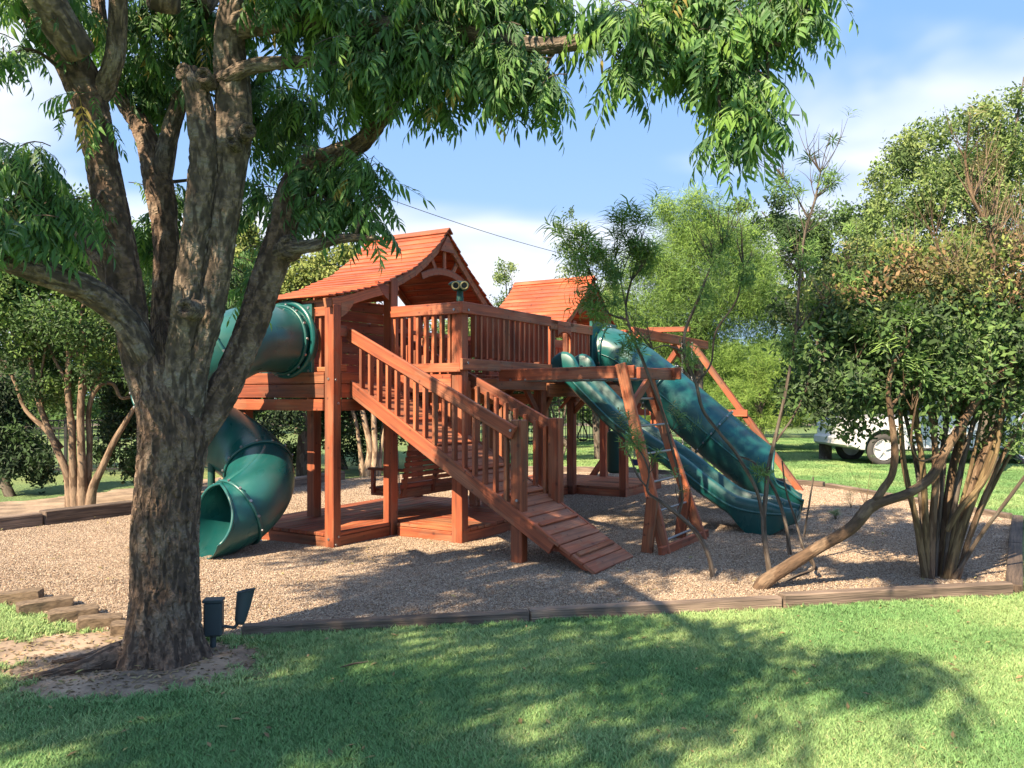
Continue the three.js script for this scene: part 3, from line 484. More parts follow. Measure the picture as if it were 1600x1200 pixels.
// ── the ramp ──
{
  const b0 = 0.22, b1 = 1.06, top = A(0.06, 0, 1.80), end = A(2.98, 0, 0.055), sl = end.clone().sub(top), dir = sl.clone().normalize(), nrm = V3(-dir.y, dir.x, 0);
  const on = (t, b, h = 0) => top.clone().addScaledVector(sl, t).addScaledVector(nrm, h).setZ(-b);
  const ramp = part('ramp', [boxGeo(on(-0.01, b0, -0.05), on(0.86, b0, -0.05), 0.15, 0.04, nrm), boxGeo(on(-0.01, b1, -0.05), on(0.86, b1, -0.05), 0.15, 0.04, nrm), boxGeo(on(0.02, b0 + 0.1, -0.07), on(0.985, b0 + 0.1, -0.055), 0.07, 0.04, nrm), boxGeo(on(0.02, b1 - 0.1, -0.07), on(0.985, b1 - 0.1, -0.055), 0.07, 0.04, nrm)], cedar);
  const n = 24; for (let i = 0; i < n; i++) { const t0 = (i + 0.5) / n, low = t0 > 0.74; board('ramp_board', on(t0, low ? b0 - 0.02 : b0 + 0.024, 0.0 + (i % 3) * 0.0012), on(t0, low ? b1 + 0.02 : b1 - 0.024, 0.0 + (i % 3) * 0.0012), 0.134, 0.036, dir, worn, ramp, 0.006); }
  for (let i = 0; i < 7; i++) board('cleat', on(0.1 + i * 0.138, b0 + 0.04, 0.03), on(0.1 + i * 0.138, b1 - 0.04, 0.03), 0.05, 0.026, dir, cedar, ramp, 0.005);
  for (const [b, a0] of [[b0 - 0.01, 0.03], [b1 + 0.01, -0.02]]) {
    const hy = (a) => 2.335 - (a - 0.03) * 0.492;
    board('handrail', A(a0, b, hy(a0)), A(2.13, b, hy(2.13)), 0.135, 0.042, UP, cedar, ramp, 0.008);
    for (let i = 0; i < 16; i++) { const a = 0.19 + i * 0.122, foot = top.y + (a - top.x) * sl.y / sl.x - 0.03; board('baluster', A(a, b + (b < 0.5 ? 0.04 : -0.04), foot), A(a, b + (b < 0.5 ? 0.04 : -0.04), hy(a) - 0.01), 0.034, 0.064, AX, cedar, ramp, 0.004); }
    board('post', A(2.13, b + (b < 0.5 ? 0.09 : -0.02), -0.05), A(2.13, b + (b < 0.5 ? 0.09 : -0.02), 1.43), PW, 0.12, AX, cedar, ramp, 0.008);
    const F = V3(0, 0, 1); for (const [a, y] of [[2.10, 1.33], [2.14, 0.66], [2.13, 0.42]]) part('bolt', [boltGeo(A(a, b - (y > 1 ? 0.024 : -0.026), y), F)], M.steel, ramp);
  }
}
// ── low platforms on the ground ──
function platform(a0, a1, b0, b1, h, along) {
  const rim = [boxGeo(A(a0, b0 + 0.018, h / 2 - 0.02), A(a1, b0 + 0.018, h / 2 - 0.02), h - 0.04, 0.036, UP), boxGeo(A(a0, b1 - 0.018, h / 2 - 0.02), A(a1, b1 - 0.018, h / 2 - 0.02), h - 0.04, 0.036, UP), boxGeo(A(a0 + 0.018, b0 + 0.04, h / 2 - 0.02), A(a0 + 0.018, b1 - 0.04, h / 2 - 0.02), h - 0.04, 0.036, UP), boxGeo(A(a1 - 0.018, b0 + 0.04, h / 2 - 0.02), A(a1 - 0.018, b1 - 0.04, h / 2 - 0.02), h - 0.04, 0.036, UP)];
  const p = part('low_platform', rim, cedar), span = along === 'b' ? a1 - a0 : b1 - b0, k = Math.round(span / 0.135);
  for (let i = 0; i < k; i++) { const c = (i + 0.5) / k * span, w = span / k - 0.007, s = (i * 3 % 4) * 0.001; along === 'b' ? board('floor_board', A(a0 + c, b0 - 0.012, h - 0.018 + s), A(a0 + c, b1 + 0.012, h - 0.018 + s), 0.036, w, UP, cedar, p) : board('floor_board', A(a0 - 0.012, b0 + c, h - 0.018 + s), A(a1 + 0.012, b0 + c, h - 0.018 + s), 0.036, w, UP, cedar, p); }
}
platform(-1.5, 0.06, -0.05, 1.0, 0.20, 'b'); platform(0.14, 1.06, 0.90, 3.1, 0.20, 'a'); platform(-1.5, 0.12, 1.02, 3.1, 0.2, 'b');
platform(0.0, 0.95, 5.6, 7.2, 0.2, 'a'); platform(-1.4, -0.02, 5.0, 7.2, 0.2, 'b');
// ── tube slides ──
function shell(path, r, cover, { rings = 90, seg = 40, th = 0.012, scale = () => [1, 1], lead } = {}) { // a hollow tube; cover(s) = half angle kept, measured from the tube's floor
  const P = [], U = [], I = [], c = new THREE.CatmullRomCurve3(path, false, 'centripetal'), L = c.getLength(), W = (seg + 1) * 2;
  for (let i = 0; i <= rings; i++) {
    const s = i / rings, o = c.getPointAt(s), t = c.getTangentAt(s), side = t.clone().cross(UP).normalize(), up = side.clone().cross(t), ph = cover(s), [sx, sy] = scale(s);
    for (const R of [r, r - th]) for (let j = 0; j <= seg; j++) { const a = (j / seg * 2 - 1) * ph, x = Math.sin(a) * R * sx, y = -Math.cos(a) * R * sy; P.push(o.x + side.x * x + up.x * y, o.y + side.y * x + up.y * y, o.z + side.z * x + up.z * y); U.push(j / seg * 2.2, s * L); }
  }
  for (let i = 0; i < rings; i++) {
    for (let j = 0; j < seg; j++) { const a = i * W + j, b = a + W; I.push(a, a + 1, b, a + 1, b + 1, b); const e = a + seg + 1, f = e + W; I.push(e, f, e + 1, e + 1, f, f + 1); }
    for (const j of [0, seg]) { const a = i * W + j, e = a + seg + 1; j ? I.push(a, e, a + W, e, e + W, a + W) : I.push(a, a + W, e, e, a + W, e + W); }
  }
  for (const i of [0, rings]) for (let j = 0; j < seg; j++) { const a = i * W + j, e = a + seg + 1; i ? I.push(a, a + 1, e, a + 1, e + 1, e) : I.push(a, e, a + 1, a + 1, e, e + 1); }
  const g = new THREE.BufferGeometry(); g.setAttribute('position', new THREE.Float32BufferAttribute(P, 3)); g.setAttribute('uv', new THREE.Float32BufferAttribute(U, 2)); g.setIndex(I);
  const q = g.toNonIndexed(); g.computeVertexNormals();
  return { g, c, frame: (s) => { const o = c.getPointAt(s), t = c.getTangentAt(s), side = t.clone().cross(UP).normalize(); return { o, t, side, up: side.clone().cross(t) }; } };
}
function collar(sh, s, r, parent, w = 0.035) {             // the flange where two sections bolt together
  const { o, t, side, up } = sh.frame(s), g = new THREE.TorusGeometry(r + 0.012, w * 0.55, 8, 44), m = new THREE.Matrix4().makeBasis(side, up, t.clone().negate()).setPosition(o); g.scale(1, 1, 1.15); part('collar', [g.applyMatrix4(m)], M.green, parent);
  for (let k = 0; k < 14; k++) { const a = k / 14 * 6.2832, p = o.clone().addScaledVector(side, Math.cos(a) * (r + 0.036)).addScaledVector(up, Math.sin(a) * (r + 0.036)); part('bolt', [boltGeo(p, side.clone().multiplyScalar(Math.cos(a)).addScaledVector(up, Math.sin(a)))], M.steel, parent); }
}
function seam(sh, r, s0, s1, ang, parent) {                // moulded seam that runs along the tube
  const pts = []; for (let i = 0; i <= 20; i++) { const f = sh.frame(lerp(s0, s1, i / 20)); pts.push(f.o.clone().addScaledVector(f.side, Math.sin(ang) * r).addScaledVector(f.up, -Math.cos(ang) * r)); } return tubeGeo(pts, 0.011, 40, 6);
}
{ // spiral slide on the near tower
  const R = 0.45, r = 0.355, start = A(-0.62, 0, 2.28), lead = 0.58, c0 = A(-0.62 - R, -lead - 0.05, 0), pts = [start.clone().add(A(0, 0.06, 0)), start.clone().add(A(0, -0.14, -0.01)), start.clone().add(A(0, -lead + 0.02, -0.03))];
  const T = 370 * Math.PI / 180, N = 26, end = 0.47;
  for (let i = 1; i <= N; i++) { const f = i / N, th = f * T, x = c0.x + R * Math.cos(th), z = c0.z + R * Math.sin(th); pts.push(V3(x, lerp(2.24, end, Math.pow(f, 1.06)), z)); }
  const th = T, out = V3(-Math.sin(th), 0, Math.cos(th)), last = pts[pts.length - 1];
  pts.push(last.clone().addScaledVector(out, 0.22).setY(0.40)); pts.push(last.clone().addScaledVector(out, 0.42).setY(0.385));
  const sh = shell(pts, r, (s) => s < 0.925 ? Math.PI : lerp(Math.PI, 1.05, Math.pow(step(0.925, 1.0, s), 0.75)), { rings: 170, seg: 48 });
  const slide = part('tube_slide', [sh.g], M.green); slide.userData.label = 'dark green spiral tube slide that curls down behind the big tree';
  for (const s of [0.045, 0.22, 0.40, 0.575, 0.745, 0.91]) collar(sh, s, r, slide, 0.03);
  part('rim', [tubeGeo(Array.from({ length: 24 }, (_, i) => { const s = lerp(0.925, 0.999, i / 23), f = sh.frame(s), a = lerp(Math.PI, 1.05, Math.pow(step(0.925, 1.0, s), 0.75)); return f.o.clone().addScaledVector(f.side, Math.sin(a) * r).addScaledVector(f.up, -Math.cos(a) * r); }), 0.016, 60, 8), tubeGeo(Array.from({ length: 24 }, (_, i) => { const s = lerp(0.925, 0.999, i / 23), f = sh.frame(s), a = -lerp(Math.PI, 1.05, Math.pow(step(0.925, 1.0, s), 0.75)); return f.o.clone().addScaledVector(f.side, Math.sin(a) * r).addScaledVector(f.up, -Math.cos(a) * r); }), 0.016, 60, 8)], M.green, slide);
  // square entry panel with a round mouth
  const s = new THREE.Shape(); s.moveTo(-0.42, -0.39); s.lineTo(0.36, -0.39); s.lineTo(0.36, 0.37); s.lineTo(-0.42, 0.37); s.closePath(); const hole = new THREE.Path(); hole.absarc(0, 0, 0.34, 0, 6.2832, true); s.holes.push(hole);
  const g = new THREE.ExtrudeGeometry(s, { depth: 0.03, bevelEnabled: true, bevelSize: 0.008, bevelThickness: 0.008, bevelSegments: 2, curveSegments: 40 }); g.translate(-0.62, 2.28, 0.02); const pn = part('entry_panel', [g], M.green, slide);
  part('flange', [new THREE.TorusGeometry(0.40, 0.035, 10, 48).translate(-0.62, 2.28, 0.06)], M.green, slide);
  for (const [x, y] of [[-0.42, -0.35], [-0.2, -0.36], [0.1, -0.36], [0.32, -0.35], [0.32, -0.1], [0.32, 0.12], [0.32, 0.33], [0.1, 0.34], [-0.2, 0.34], [-0.42, 0.33]]) part('bolt', [boltGeo(V3(-0.62 + x, 2.28 + y, 0.062), V3(0, 0, 1))], M.steel, slide);
  // its steel support post
  part('support_post', [rod(A(-1.32, -0.5, 0), A(-1.32, -0.5, 1.1), 0.04, 14)], M.greenDark, slide);
}
{ // straight tube slide beyond the bridge
  const r = 0.36, pts = [A(1.0, 4.55, 2.31), A(1.15, 4.57, 2.30), A(1.35, 4.60, 2.20), A(1.75, 4.66, 1.90), A(2.4, 4.80, 1.34), A(3.0, 4.93, 0.82), A(3.32, 5.00, 0.57), A(3.55, 5.06, 0.45), A(3.80, 5.12, 0.40)];
  const cov = (s) => s < 0.79 ? Math.PI : lerp(Math.PI, 1.5, Math.pow(step(0.79, 0.90, s), 0.55)) - 0.3 * step(0.92, 1.0, s);
  const sh = shell(pts, r, cov, { rings: 120, seg: 48, scale: (s) => [1, 1] });
  const slide = part('tube_slide', [sh.g], M.green); slide.userData.label = 'straight green tube slide with a scooped outlet';
  for (const s of [0.03, 0.30, 0.585]) collar(sh, s, r, slide, 0.034);
  for (const sg of [1, -1]) part('rim', [tubeGeo(Array.from({ length: 26 }, (_, i) => { const s = lerp(0.792, 0.999, i / 25), f = sh.frame(s), a = sg * cov(s); return f.o.clone().addScaledVector(f.side, Math.sin(a) * r).addScaledVector(f.up, -Math.cos(a) * r); }), 0.017, 60, 8)], M.green, slide);
  part('seam', [seam(sh, r + 0.004, 0.04, 0.82, 1.45, slide), seam(sh, r + 0.004, 0.04, 0.82, -1.45, slide)], M.green, slide);
  const s = new THREE.Shape(); s.moveTo(-0.42, -0.40); s.lineTo(0.42, -0.40); s.lineTo(0.42, 0.42); s.lineTo(-0.42, 0.42); s.closePath(); const hole = new THREE.Path(); hole.absarc(0, 0, 0.33, 0, 6.2832, true); s.holes.push(hole);
  const g = new THREE.ExtrudeGeometry(s, { depth: 0.03, bevelEnabled: true, bevelSize: 0.008, bevelThickness: 0.008, bevelSegments: 2, curveSegments: 40 }); g.applyMatrix4(new THREE.Matrix4().makeRotationY(Math.PI / 2)); g.translate(1.03, 2.31, -4.57); part('entry_panel', [g], M.green, slide);
}
{ // open wave slide
  const c = new THREE.CatmullRomCurve3([A(0.98, 3.29, 1.95), A(1.18, 3.30, 1.90), A(1.45, 3.32, 1.66), A(1.85, 3.35, 1.29), A(2.2, 3.38, 1.05), A(2.6, 3.42, 0.80), A(3.0, 3.46, 0.50), A(3.3, 3.49, 0.315), A(3.65, 3.52, 0.25), A(4.04, 3.55, 0.25)], false, 'centripetal');
  // section of the trough: from the outer foot of one wall over its rolled edge, across the bed, to the other
  const half = [[0.34, -0.015], [0.345, 0.10], [0.335, 0.165], [0.305, 0.19], [0.275, 0.17], [0.262, 0.11], [0.245, 0.05], [0.20, 0.018], [0.10, 0.005], [0, 0.0]];
  const sec = half.concat(half.slice(0, -1).reverse().map(([x, y]) => [-x, y])), under = [[-0.30, -0.05], [0.30, -0.05]], all = sec.concat(under), n = 110, P = [], U = [], I = [];
  for (let i = 0; i <= n; i++) { const s = i / n, o = c.getPointAt(s), t = c.getTangentAt(s), side = t.clone().cross(UP).normalize(), up = side.clone().cross(t), hump = 1 + 0.75 * Math.exp(-(((s - 0.045) / 0.035) ** 2)) - 0.45 * step(0.90, 1, s); all.forEach(([x, y], j) => { const low = j === 0 || j >= sec.length - 1, yy = y > 0.02 ? y * hump : low ? lerp(y, -(o.y - 0.015), step(0.78, 0.88, s) * (1 - 0.85 * step(0.90, 1, s))) : y; x *= s > 0.93 ? Math.sqrt(1 - 0.65 * ((s - 0.93) / 0.07) ** 2) : 1; P.push(o.x + side.x * x + up.x * yy, o.y + side.y * x + up.y * yy, o.z + side.z * x + up.z * yy); U.push(j * 0.08, s * 3.6); }); }
  const W = all.length; for (let i = 0; i < n; i++) for (let j = 0; j < W; j++) { const a = i * W + j, b = i * W + (j + 1) % W; I.push(a, a + W, b, b, a + W, b + W); }
  for (const i of [0, n]) for (let j = 1; j < W - 1; j++) i ? I.push(i * W, i * W + j, i * W + j + 1) : I.push(0, j + 1, j);
  const g = new THREE.BufferGeometry(); g.setAttribute('position', new THREE.Float32BufferAttribute(P, 3)); g.setAttribute('uv', new THREE.Float32BufferAttribute(U, 2)); g.setIndex(I); g.computeVertexNormals();
  const slide = part('wave_slide', [g], M.green); slide.userData.label = 'open green wave slide';
  // moulded ribs along the outer walls and a rolled lip
  for (const s of [1, -1]) { const pts = []; for (let i = 0; i <= 30; i++) { const f = lerp(0.03, 0.97, i / 30), o = c.getPointAt(f), t = c.getTangentAt(f), sd = t.clone().cross(UP).normalize(), up = sd.clone().cross(t); pts.push(o.addScaledVector(sd, s * 0.345).addScaledVector(up, 0.045)); } part('rib', [tubeGeo(pts, 0.016, 70, 8)], M.green, slide); }
}
// ── monkey bars and the leaning ladder ──
{
  const bars = part('monkey_bars', [boxGeo(A(1.08, 1.62, 1.90), A(2.80, 1.55, 1.915), 0.135, 0.045, UP), boxGeo(A(1.08, 2.52, 1.90), A(2.98, 2.46, 1.915), 0.135, 0.045, UP)], cedar);
  for (let i = 0; i < 8; i++) part('rung', [rod(A(1.25 + i * 0.2, 1.58, 1.845), A(1.25 + i * 0.2, 2.5, 1.845), 0.013, 10)], M.steel, bars);
  board('crossbeam', A(2.86, 1.5, 1.90), A(2.86, 2.56, 1.90), 0.12, 0.045, UP, cedar, bars);
  const lad = part('ladder', [boxGeo(A(2.66, 1.50, 2.0), A(3.16, 1.50, 0.02), 0.115, 0.06, AX, 0.008), boxGeo(A(2.56, 2.50, 1.86), A(3.22, 2.50, 0.02), 0.115, 0.06, AX, 0.008)], cedar);
  for (let i = 0; i < 6; i++) { const t = 0.16 + i * 0.15, a = lerp(2.63, 3.19, t); part('rung', [rod(A(a, 1.5, 1.94 * (1 - t)), A(a, 2.5, 1.94 * (1 - t)), 0.013, 10)], M.steel, lad); }
  board('foot_board', A(3.16, 1.34, 0.07), A(3.22, 2.66, 0.07), 0.14, 0.045, UP, cedar, lad);
  for (const b of [1.44, 2.44]) { board('brace', A(2.98, b, 0.05), A(3.04, b, 0.62), 0.12, 0.05, AX, cedar, lad); }
  board('brace', A(2.74, 1.56, 1.52), A(2.78, 2.02, 1.86), 0.09, 0.045, UP, cedar, lad); board('brace', A(2.74, 2.44, 1.52), A(2.78, 2.06, 1.86), 0.09, 0.045, UP, cedar, lad);
}
// ── swing beam beyond the second tower ──
{
  const sb = part('swing_beam', [boxGeo(A(1.1, 5.5, 2.67), A(1.1, 9.25, 2.66), 0.16, 0.09, UP, 0.008)], cedar);
  board('crossbeam', A(0.86, 6.75, 2.80), A(1.62, 6.75, 2.78), 0.085, 0.085, UP, cedar, sb);
  board('post', A(1.12, 5.66, 1.95), A(1.12, 5.66, 2.62), 0.13, 0.13, AX, cedar, sb); board('post_cap', A(1.02, 5.66, 2.60), A(1.22, 5.66, 2.60), 0.05, 0.2, UP, cedar, sb);
  board('leg', A(1.22, 8.1, 2.60), A(3.16, 8.1, -0.02), 0.12, 0.10, BX, cedar, sb, 0.008); board('leg', A(0.98, 8.1, 2.60), A(-0.9, 8.1, -0.02), 0.12, 0.10, BX, cedar, sb, 0.008);
  board('crossbar', A(0.05, 8.02, 1.36), A(2.24, 8.02, 1.36), 0.12, 0.045, UP, cedar, sb);
  board('brace', A(1.04, 8.1, 2.30), A(1.04, 7.5, 2.62), 0.09, 0.06, BX, cedar, sb);
  // a slatted climbing wall with an arched head beside the slide
  for (let i = 0; i < 3; i++) board('climbing_slat', A(0.98, 5.12 + i * 0.13, 1.9), A(0.98, 5.12 + i * 0.13, 2.44 - i * 0.05), 0.03, 0.11, BX, cedar, sb);
}
// binoculars on the corner post
{
  const p = A(1.0, 0.93, 2.86), b = part('binoculars', [new THREE.CylinderGeometry(0.034, 0.040, 0.14, 12).translate(p.x, 2.77, p.z), ...[-1, 1].map((s) => new THREE.CylinderGeometry(0.052, 0.040, 0.20, 18).rotateX(Math.PI / 2).rotateY(0.62).translate(p.x + s * 0.043, p.y, p.z + s * -0.02)), new THREE.SphereGeometry(0.05, 14, 10).scale(2.3, 0.75, 1.9).rotateY(0.6).translate(p.x - 0.03, p.y + 0.032, p.z - 0.02)], M.greenDark);
  const ring = std({ color: new THREE.Color().setRGB(0.30, 0.26, 0.12), roughness: 0.5 });
  for (const s of [-1, 1]) { const c = V3(p.x + s * 0.043, p.y, p.z - s * 0.02).add(V3(Math.sin(0.62), 0, Math.cos(0.62)).multiplyScalar(0.102)); part('lens_ring', [new THREE.TorusGeometry(0.038, 0.009, 8, 24).rotateY(0.62).translate(c.x, c.y, c.z)], ring, b); part('lens', [new THREE.CylinderGeometry(0.034, 0.034, 0.006, 20).rotateX(Math.PI / 2).rotateY(0.62).translate(c.x, c.y, c.z)], M.glass, b); }
}
// ── things that hang from the playset ──
const inPlay = (a, b, y = 0) => play.localToWorld(A(a, b, y)); play.updateMatrixWorld(true);
function chainGeo(p, q, link = 0.035) { const n = Math.max(2, Math.round(p.distanceTo(q) / (link * 0.8))), d = q.clone().sub(p), gs = []; for (let i = 0; i < n; i++) { const g = new THREE.TorusGeometry(link * 0.4, link * 0.1, 5, 8), m = new THREE.Matrix4().compose(p.clone().addScaledVector(d, (i + 0.5) / n), new THREE.Quaternion().setFromUnitVectors(UP, d.clone().normalize()).multiply(new THREE.Quaternion().setFromAxisAngle(UP, i % 2 * 1.57)), V3(0.75, 1.5, 1)); gs.push(g.applyMatrix4(m)); } return mergeGeometries(gs); }
const hang = (n, l, c, a, b, y, grp) => thing(n, l, c, inPlay(a, b, y), play.rotation.y, grp);
{ // slatted bench swing under the first deck
  const t = hang('bench_swing', 'slatted red wood bench swing hanging on chains under the near tower deck', 'bench swing', -0.28, 2.05, 0.45), B = (a, b, y) => V3(a, y, -b);
  part('seat_frame', [boxGeo(B(0.05, -0.66, 0), B(0.05, 0.66, 0), 0.10, 0.04, UP), boxGeo(B(-0.42, -0.62, 0.02), B(-0.42, 0.62, 0.02), 0.07, 0.04, UP), ...[-0.62, 0, 0.62].map((b) => boxGeo(B(-0.42, b, 0), B(0.08, b, 0), 0.07, 0.04, UP))], cedar, t);
  for (let i = 0; i < 6; i++) board('seat_slat', B(-0.40 + i * 0.085, -0.66, 0.055), B(-0.40 + i * 0.085, 0.66, 0.055), 0.022, 0.07, UP, cedar, t);
  for (let i = 0; i < 9; i++) board('back_slat', B(0.09 + i * 0.016, -0.68, 0.10 + i * 0.068), B(0.09 + i * 0.016, 0.68, 0.10 + i * 0.068), 0.05, 0.02, UP, cedar, t);
  for (const b of [-0.6, 0, 0.6]) board('back_stile', B(0.065, b, -0.02), B(0.20, b, 0.70), 0.06, 0.035, BX, cedar, t);
  for (const b of [-0.66, 0.66]) { board('armrest', B(-0.42, b, 0.30), B(0.14, b, 0.30), 0.03, 0.09, UP, cedar, t); board('arm_post', B(-0.36, b, 0), B(-0.36, b, 0.29), 0.05, 0.05, AX, cedar, t); part('chain', [chainGeo(B(0.08, b * 1.03, 0.02), B(-0.05, b * 0.98, 1.36))], M.steel, t); part('chain', [chainGeo(B(-0.36, b * 1.03, 0.02), B(-0.12, b * 0.98, 1.36))], M.steel, t); }
}
{ // trapeze, punching bag, swings
  const t = hang('trapeze_handle', 'black triangular hand grip hanging in the gap between the bridge and the wave slide', 'hand grip', 0.12, 5.75, 1.02); part('strap', [rod(V3(0, 0.16, 0), V3(0, 0.72, 0), 0.008)], M.rope, t); part('handle', [tubeGeo([V3(0, 0.18, 0), V3(-0.085, -0.06, 0), V3(0, -0.085, 0), V3(0.085, -0.06, 0), V3(0.01, 0.18, 0)], 0.012, 40, 8)], M.rope, t);
  const p = hang('punching_bag', 'dark green cylindrical punching bag hanging behind the wave slide', 'punching bag', 0.50, 6.25, 0.72); const prof = [[0.001, -0.36], [0.12, -0.355], [0.145, -0.32], [0.148, 0], [0.145, 0.32], [0.12, 0.35], [0.001, 0.36]].map(([x, y]) => new THREE.Vector2(x, y)); part('bag', [new THREE.LatheGeometry(prof, 28)], M.greenDark, p); for (const k of [0, 1, 2]) part('strap', [tubeGeo([V3(Math.cos(k * 2.1) * 0.13, 0.34, Math.sin(k * 2.1) * 0.13), V3(Math.cos(k * 2.1) * 0.05, 0.48, Math.sin(k * 2.1) * 0.05), V3(0, 0.56, 0)], 0.009, 10, 6)], M.rope, p); part('rope', [rod(V3(0, 0.55, 0), V3(0, 1.1, 0), 0.010)], M.rope, p);
  const mk = (label, a, b, seat, mat) => { const s = hang('belt_swing', label, 'swing', a, b, 0.52); const pts = []; for (let i = 0; i <= 10; i++) { const u = i / 10 * 2 - 1; pts.push(V3(0, 0.11 * u * u, u * 0.22)); } const g = new MB(); for (let i = 0; i < 10; i++) { const q = pts[i], w = pts[i + 1], d = V3(0.07, 0, 0), h = V3(0, 0.014, 0); g.quad(q.clone().sub(d), q.clone().add(d), w.clone().add(d), w.clone().sub(d)).quad(q.clone().sub(d).sub(h), w.clone().sub(d).sub(h), w.clone().add(d).sub(h), q.clone().add(d).sub(h)).quad(q.clone().add(d), q.clone().add(d).sub(h), w.clone().add(d).sub(h), w.clone().add(d)).quad(q.clone().sub(d), w.clone().sub(d), w.clone().sub(d).sub(h), q.clone().sub(d).sub(h)); } part('seat', [g.geo()], mat, s); for (const u of [-1, 1]) part('chain', [chainGeo(V3(0, 0.11, u * 0.22), V3(0, 2.08, u * 0.26), 0.045)], M.steel, s); };
  mk('blue belt swing seen between the ladder rails', 0.95, 6.2, 0, M.blue); mk('green belt swing whose bright chains rise above the straight tube slide', 1.42, 7.2, 0, M.green);
}

// ───────────────────────── leaves ─────────────────────────
function blade(b, p, dir, nrm, l, w, droop, u0 = 0) {       // one lanceolate leaf, folded a little along its midrib
  const s = dir.clone().cross(nrm).normalize(), n = s.clone().cross(dir).normalize(), f = (t, d) => p.clone().addScaledVector(dir, l * t).addScaledVector(n, -droop * l * t * t + d), e = (t, q, d) => f(t, 0).addScaledVector(s, q * w).addScaledVector(n, d * w);
  const a = f(0, 0), m1 = f(0.36, 0), m2 = f(0.72, 0), z = f(1, 0), l1 = e(0.32, -0.5, 0.16), r1 = e(0.32, 0.5, 0.16), l2 = e(0.70, -0.34, 0.12), r2 = e(0.70, 0.34, 0.12);
  b.tri(a, m1, l1).tri(a, r1, m1).quad(l1, m1, m2, l2).quad(m1, r1, r2, m2).tri(l2, m2, z).tri(m2, r2, z);
}
function pinnate(pairs, L, ll, lw, seed, gaps = 0.06) {                  // a compound leaf hanging from the origin along +x, drooping
  const r = rng(seed), b = new MB(), at = (t) => V3(L * t, -0.34 * L * t * t, 0), d3 = (t) => V3(1, -0.68 * t, 0).normalize();
  for (let i = 0; i < 7; i++) { const p = at(i / 7), q = at((i + 1) / 7), w = 0.0016; b.quad(p.clone().add(V3(0, 0, -w)), p.clone().add(V3(0, 0, w)), q.clone().add(V3(0, 0, w)), q.clone().add(V3(0, 0, -w))).quad(p.clone().add(V3(0, w, 0)), p.clone().add(V3(0, -w, 0)), q.clone().add(V3(0, -w, 0)), q.clone().add(V3(0, w, 0))); }
  for (let i = 0; i < pairs; i++) for (const s of [-1, 1]) { if (r() < gaps) continue; const t = 0.24 + 0.70 * i / (pairs - 1), k = 0.8 + 0.35 * Math.sin(t * 3) - 0.15 * t + r() * 0.15, dir = d3(t).multiplyScalar(0.45 + r() * 0.4).add(V3(0, -0.12 - r() * 0.5, s * (0.65 + r() * 0.4))).normalize(); blade(b, at(t), dir, V3(0.2 * (r() - 0.5), 1, s * 0.35 + 0.3 * (r() - 0.5)), ll * k, lw * k, 0.28 + r() * 0.2); }
  blade(b, at(1), d3(1), V3(0, 1, 0.2), ll, lw, 0.3); return b.geo();
}
function sprig(n, L, ll, lw, seed, spread = 1) {            // a short shoot of simple leaves along +y
  const r = rng(seed), b = new MB(); for (let i = 0; i < n; i++) { const t = (i + 0.3) / n, a = i * 2.4 + r(), dir = V3(Math.cos(a) * spread, 0.75 - 0.3 * r(), Math.sin(a) * spread).normalize(); blade(b, V3(0, L * t, 0), dir, V3(Math.cos(a) * -0.6, 1, Math.sin(a) * -0.6), ll * (0.75 + r() * 0.5), lw * (0.8 + r() * 0.4), 0.25 + 0.25 * r()); }
  return b.geo();
}
function cluster(n, R, ll, lw, seed) {                      // a loose spray of leaves, for crowns seen from afar
  const r = rng(seed), b = new MB(); for (let i = 0; i < n; i++) { const d = V3(r() - 0.5, r() - 0.5, r() - 0.5).multiplyScalar(2 * R), dir = V3(r() - 0.5, r() - 0.62, r() - 0.5).normalize(), nn = V3(r() - 0.5, 0.9, r() - 0.5), s = dir.clone().cross(nn).normalize(), l = ll * (0.7 + 0.6 * r()), w = lw * 0.5; const m = d.clone().addScaledVector(dir, l * 0.45); b.quad(d, m.clone().addScaledVector(s, w), d.clone().addScaledVector(dir, l), m.clone().addScaledVector(s, -w)); }
  return b.geo();
}
const qFrom = (dir, roll = 0) => { const x = dir.clone().normalize(), y = Math.abs(x.y) > 0.95 ? V3(1, 0, 0) : UP.clone(), z = x.clone().cross(y).normalize(), u = z.clone().cross(x); const q = new THREE.Quaternion().setFromRotationMatrix(new THREE.Matrix4().makeBasis(x, u, z)); return q.multiply(new THREE.Quaternion().setFromAxisAngle(V3(1, 0, 0), roll)); };
const rgb = (c, k = 1) => new THREE.Color().setRGB(c[0] * k, c[1] * k, c[2] * k);
const mixc = (a, b, t) => a.map((v, i) => lerp(v, b[i], t));
const dirR = (r) => { const z = 2 * r() - 1, a = r() * 6.2832, q = Math.sqrt(1 - z * z); return V3(q * Math.cos(a), z, q * Math.sin(a)); };
const strip = (g) => { const q = g.index ? g.toNonIndexed() : g; return q; };

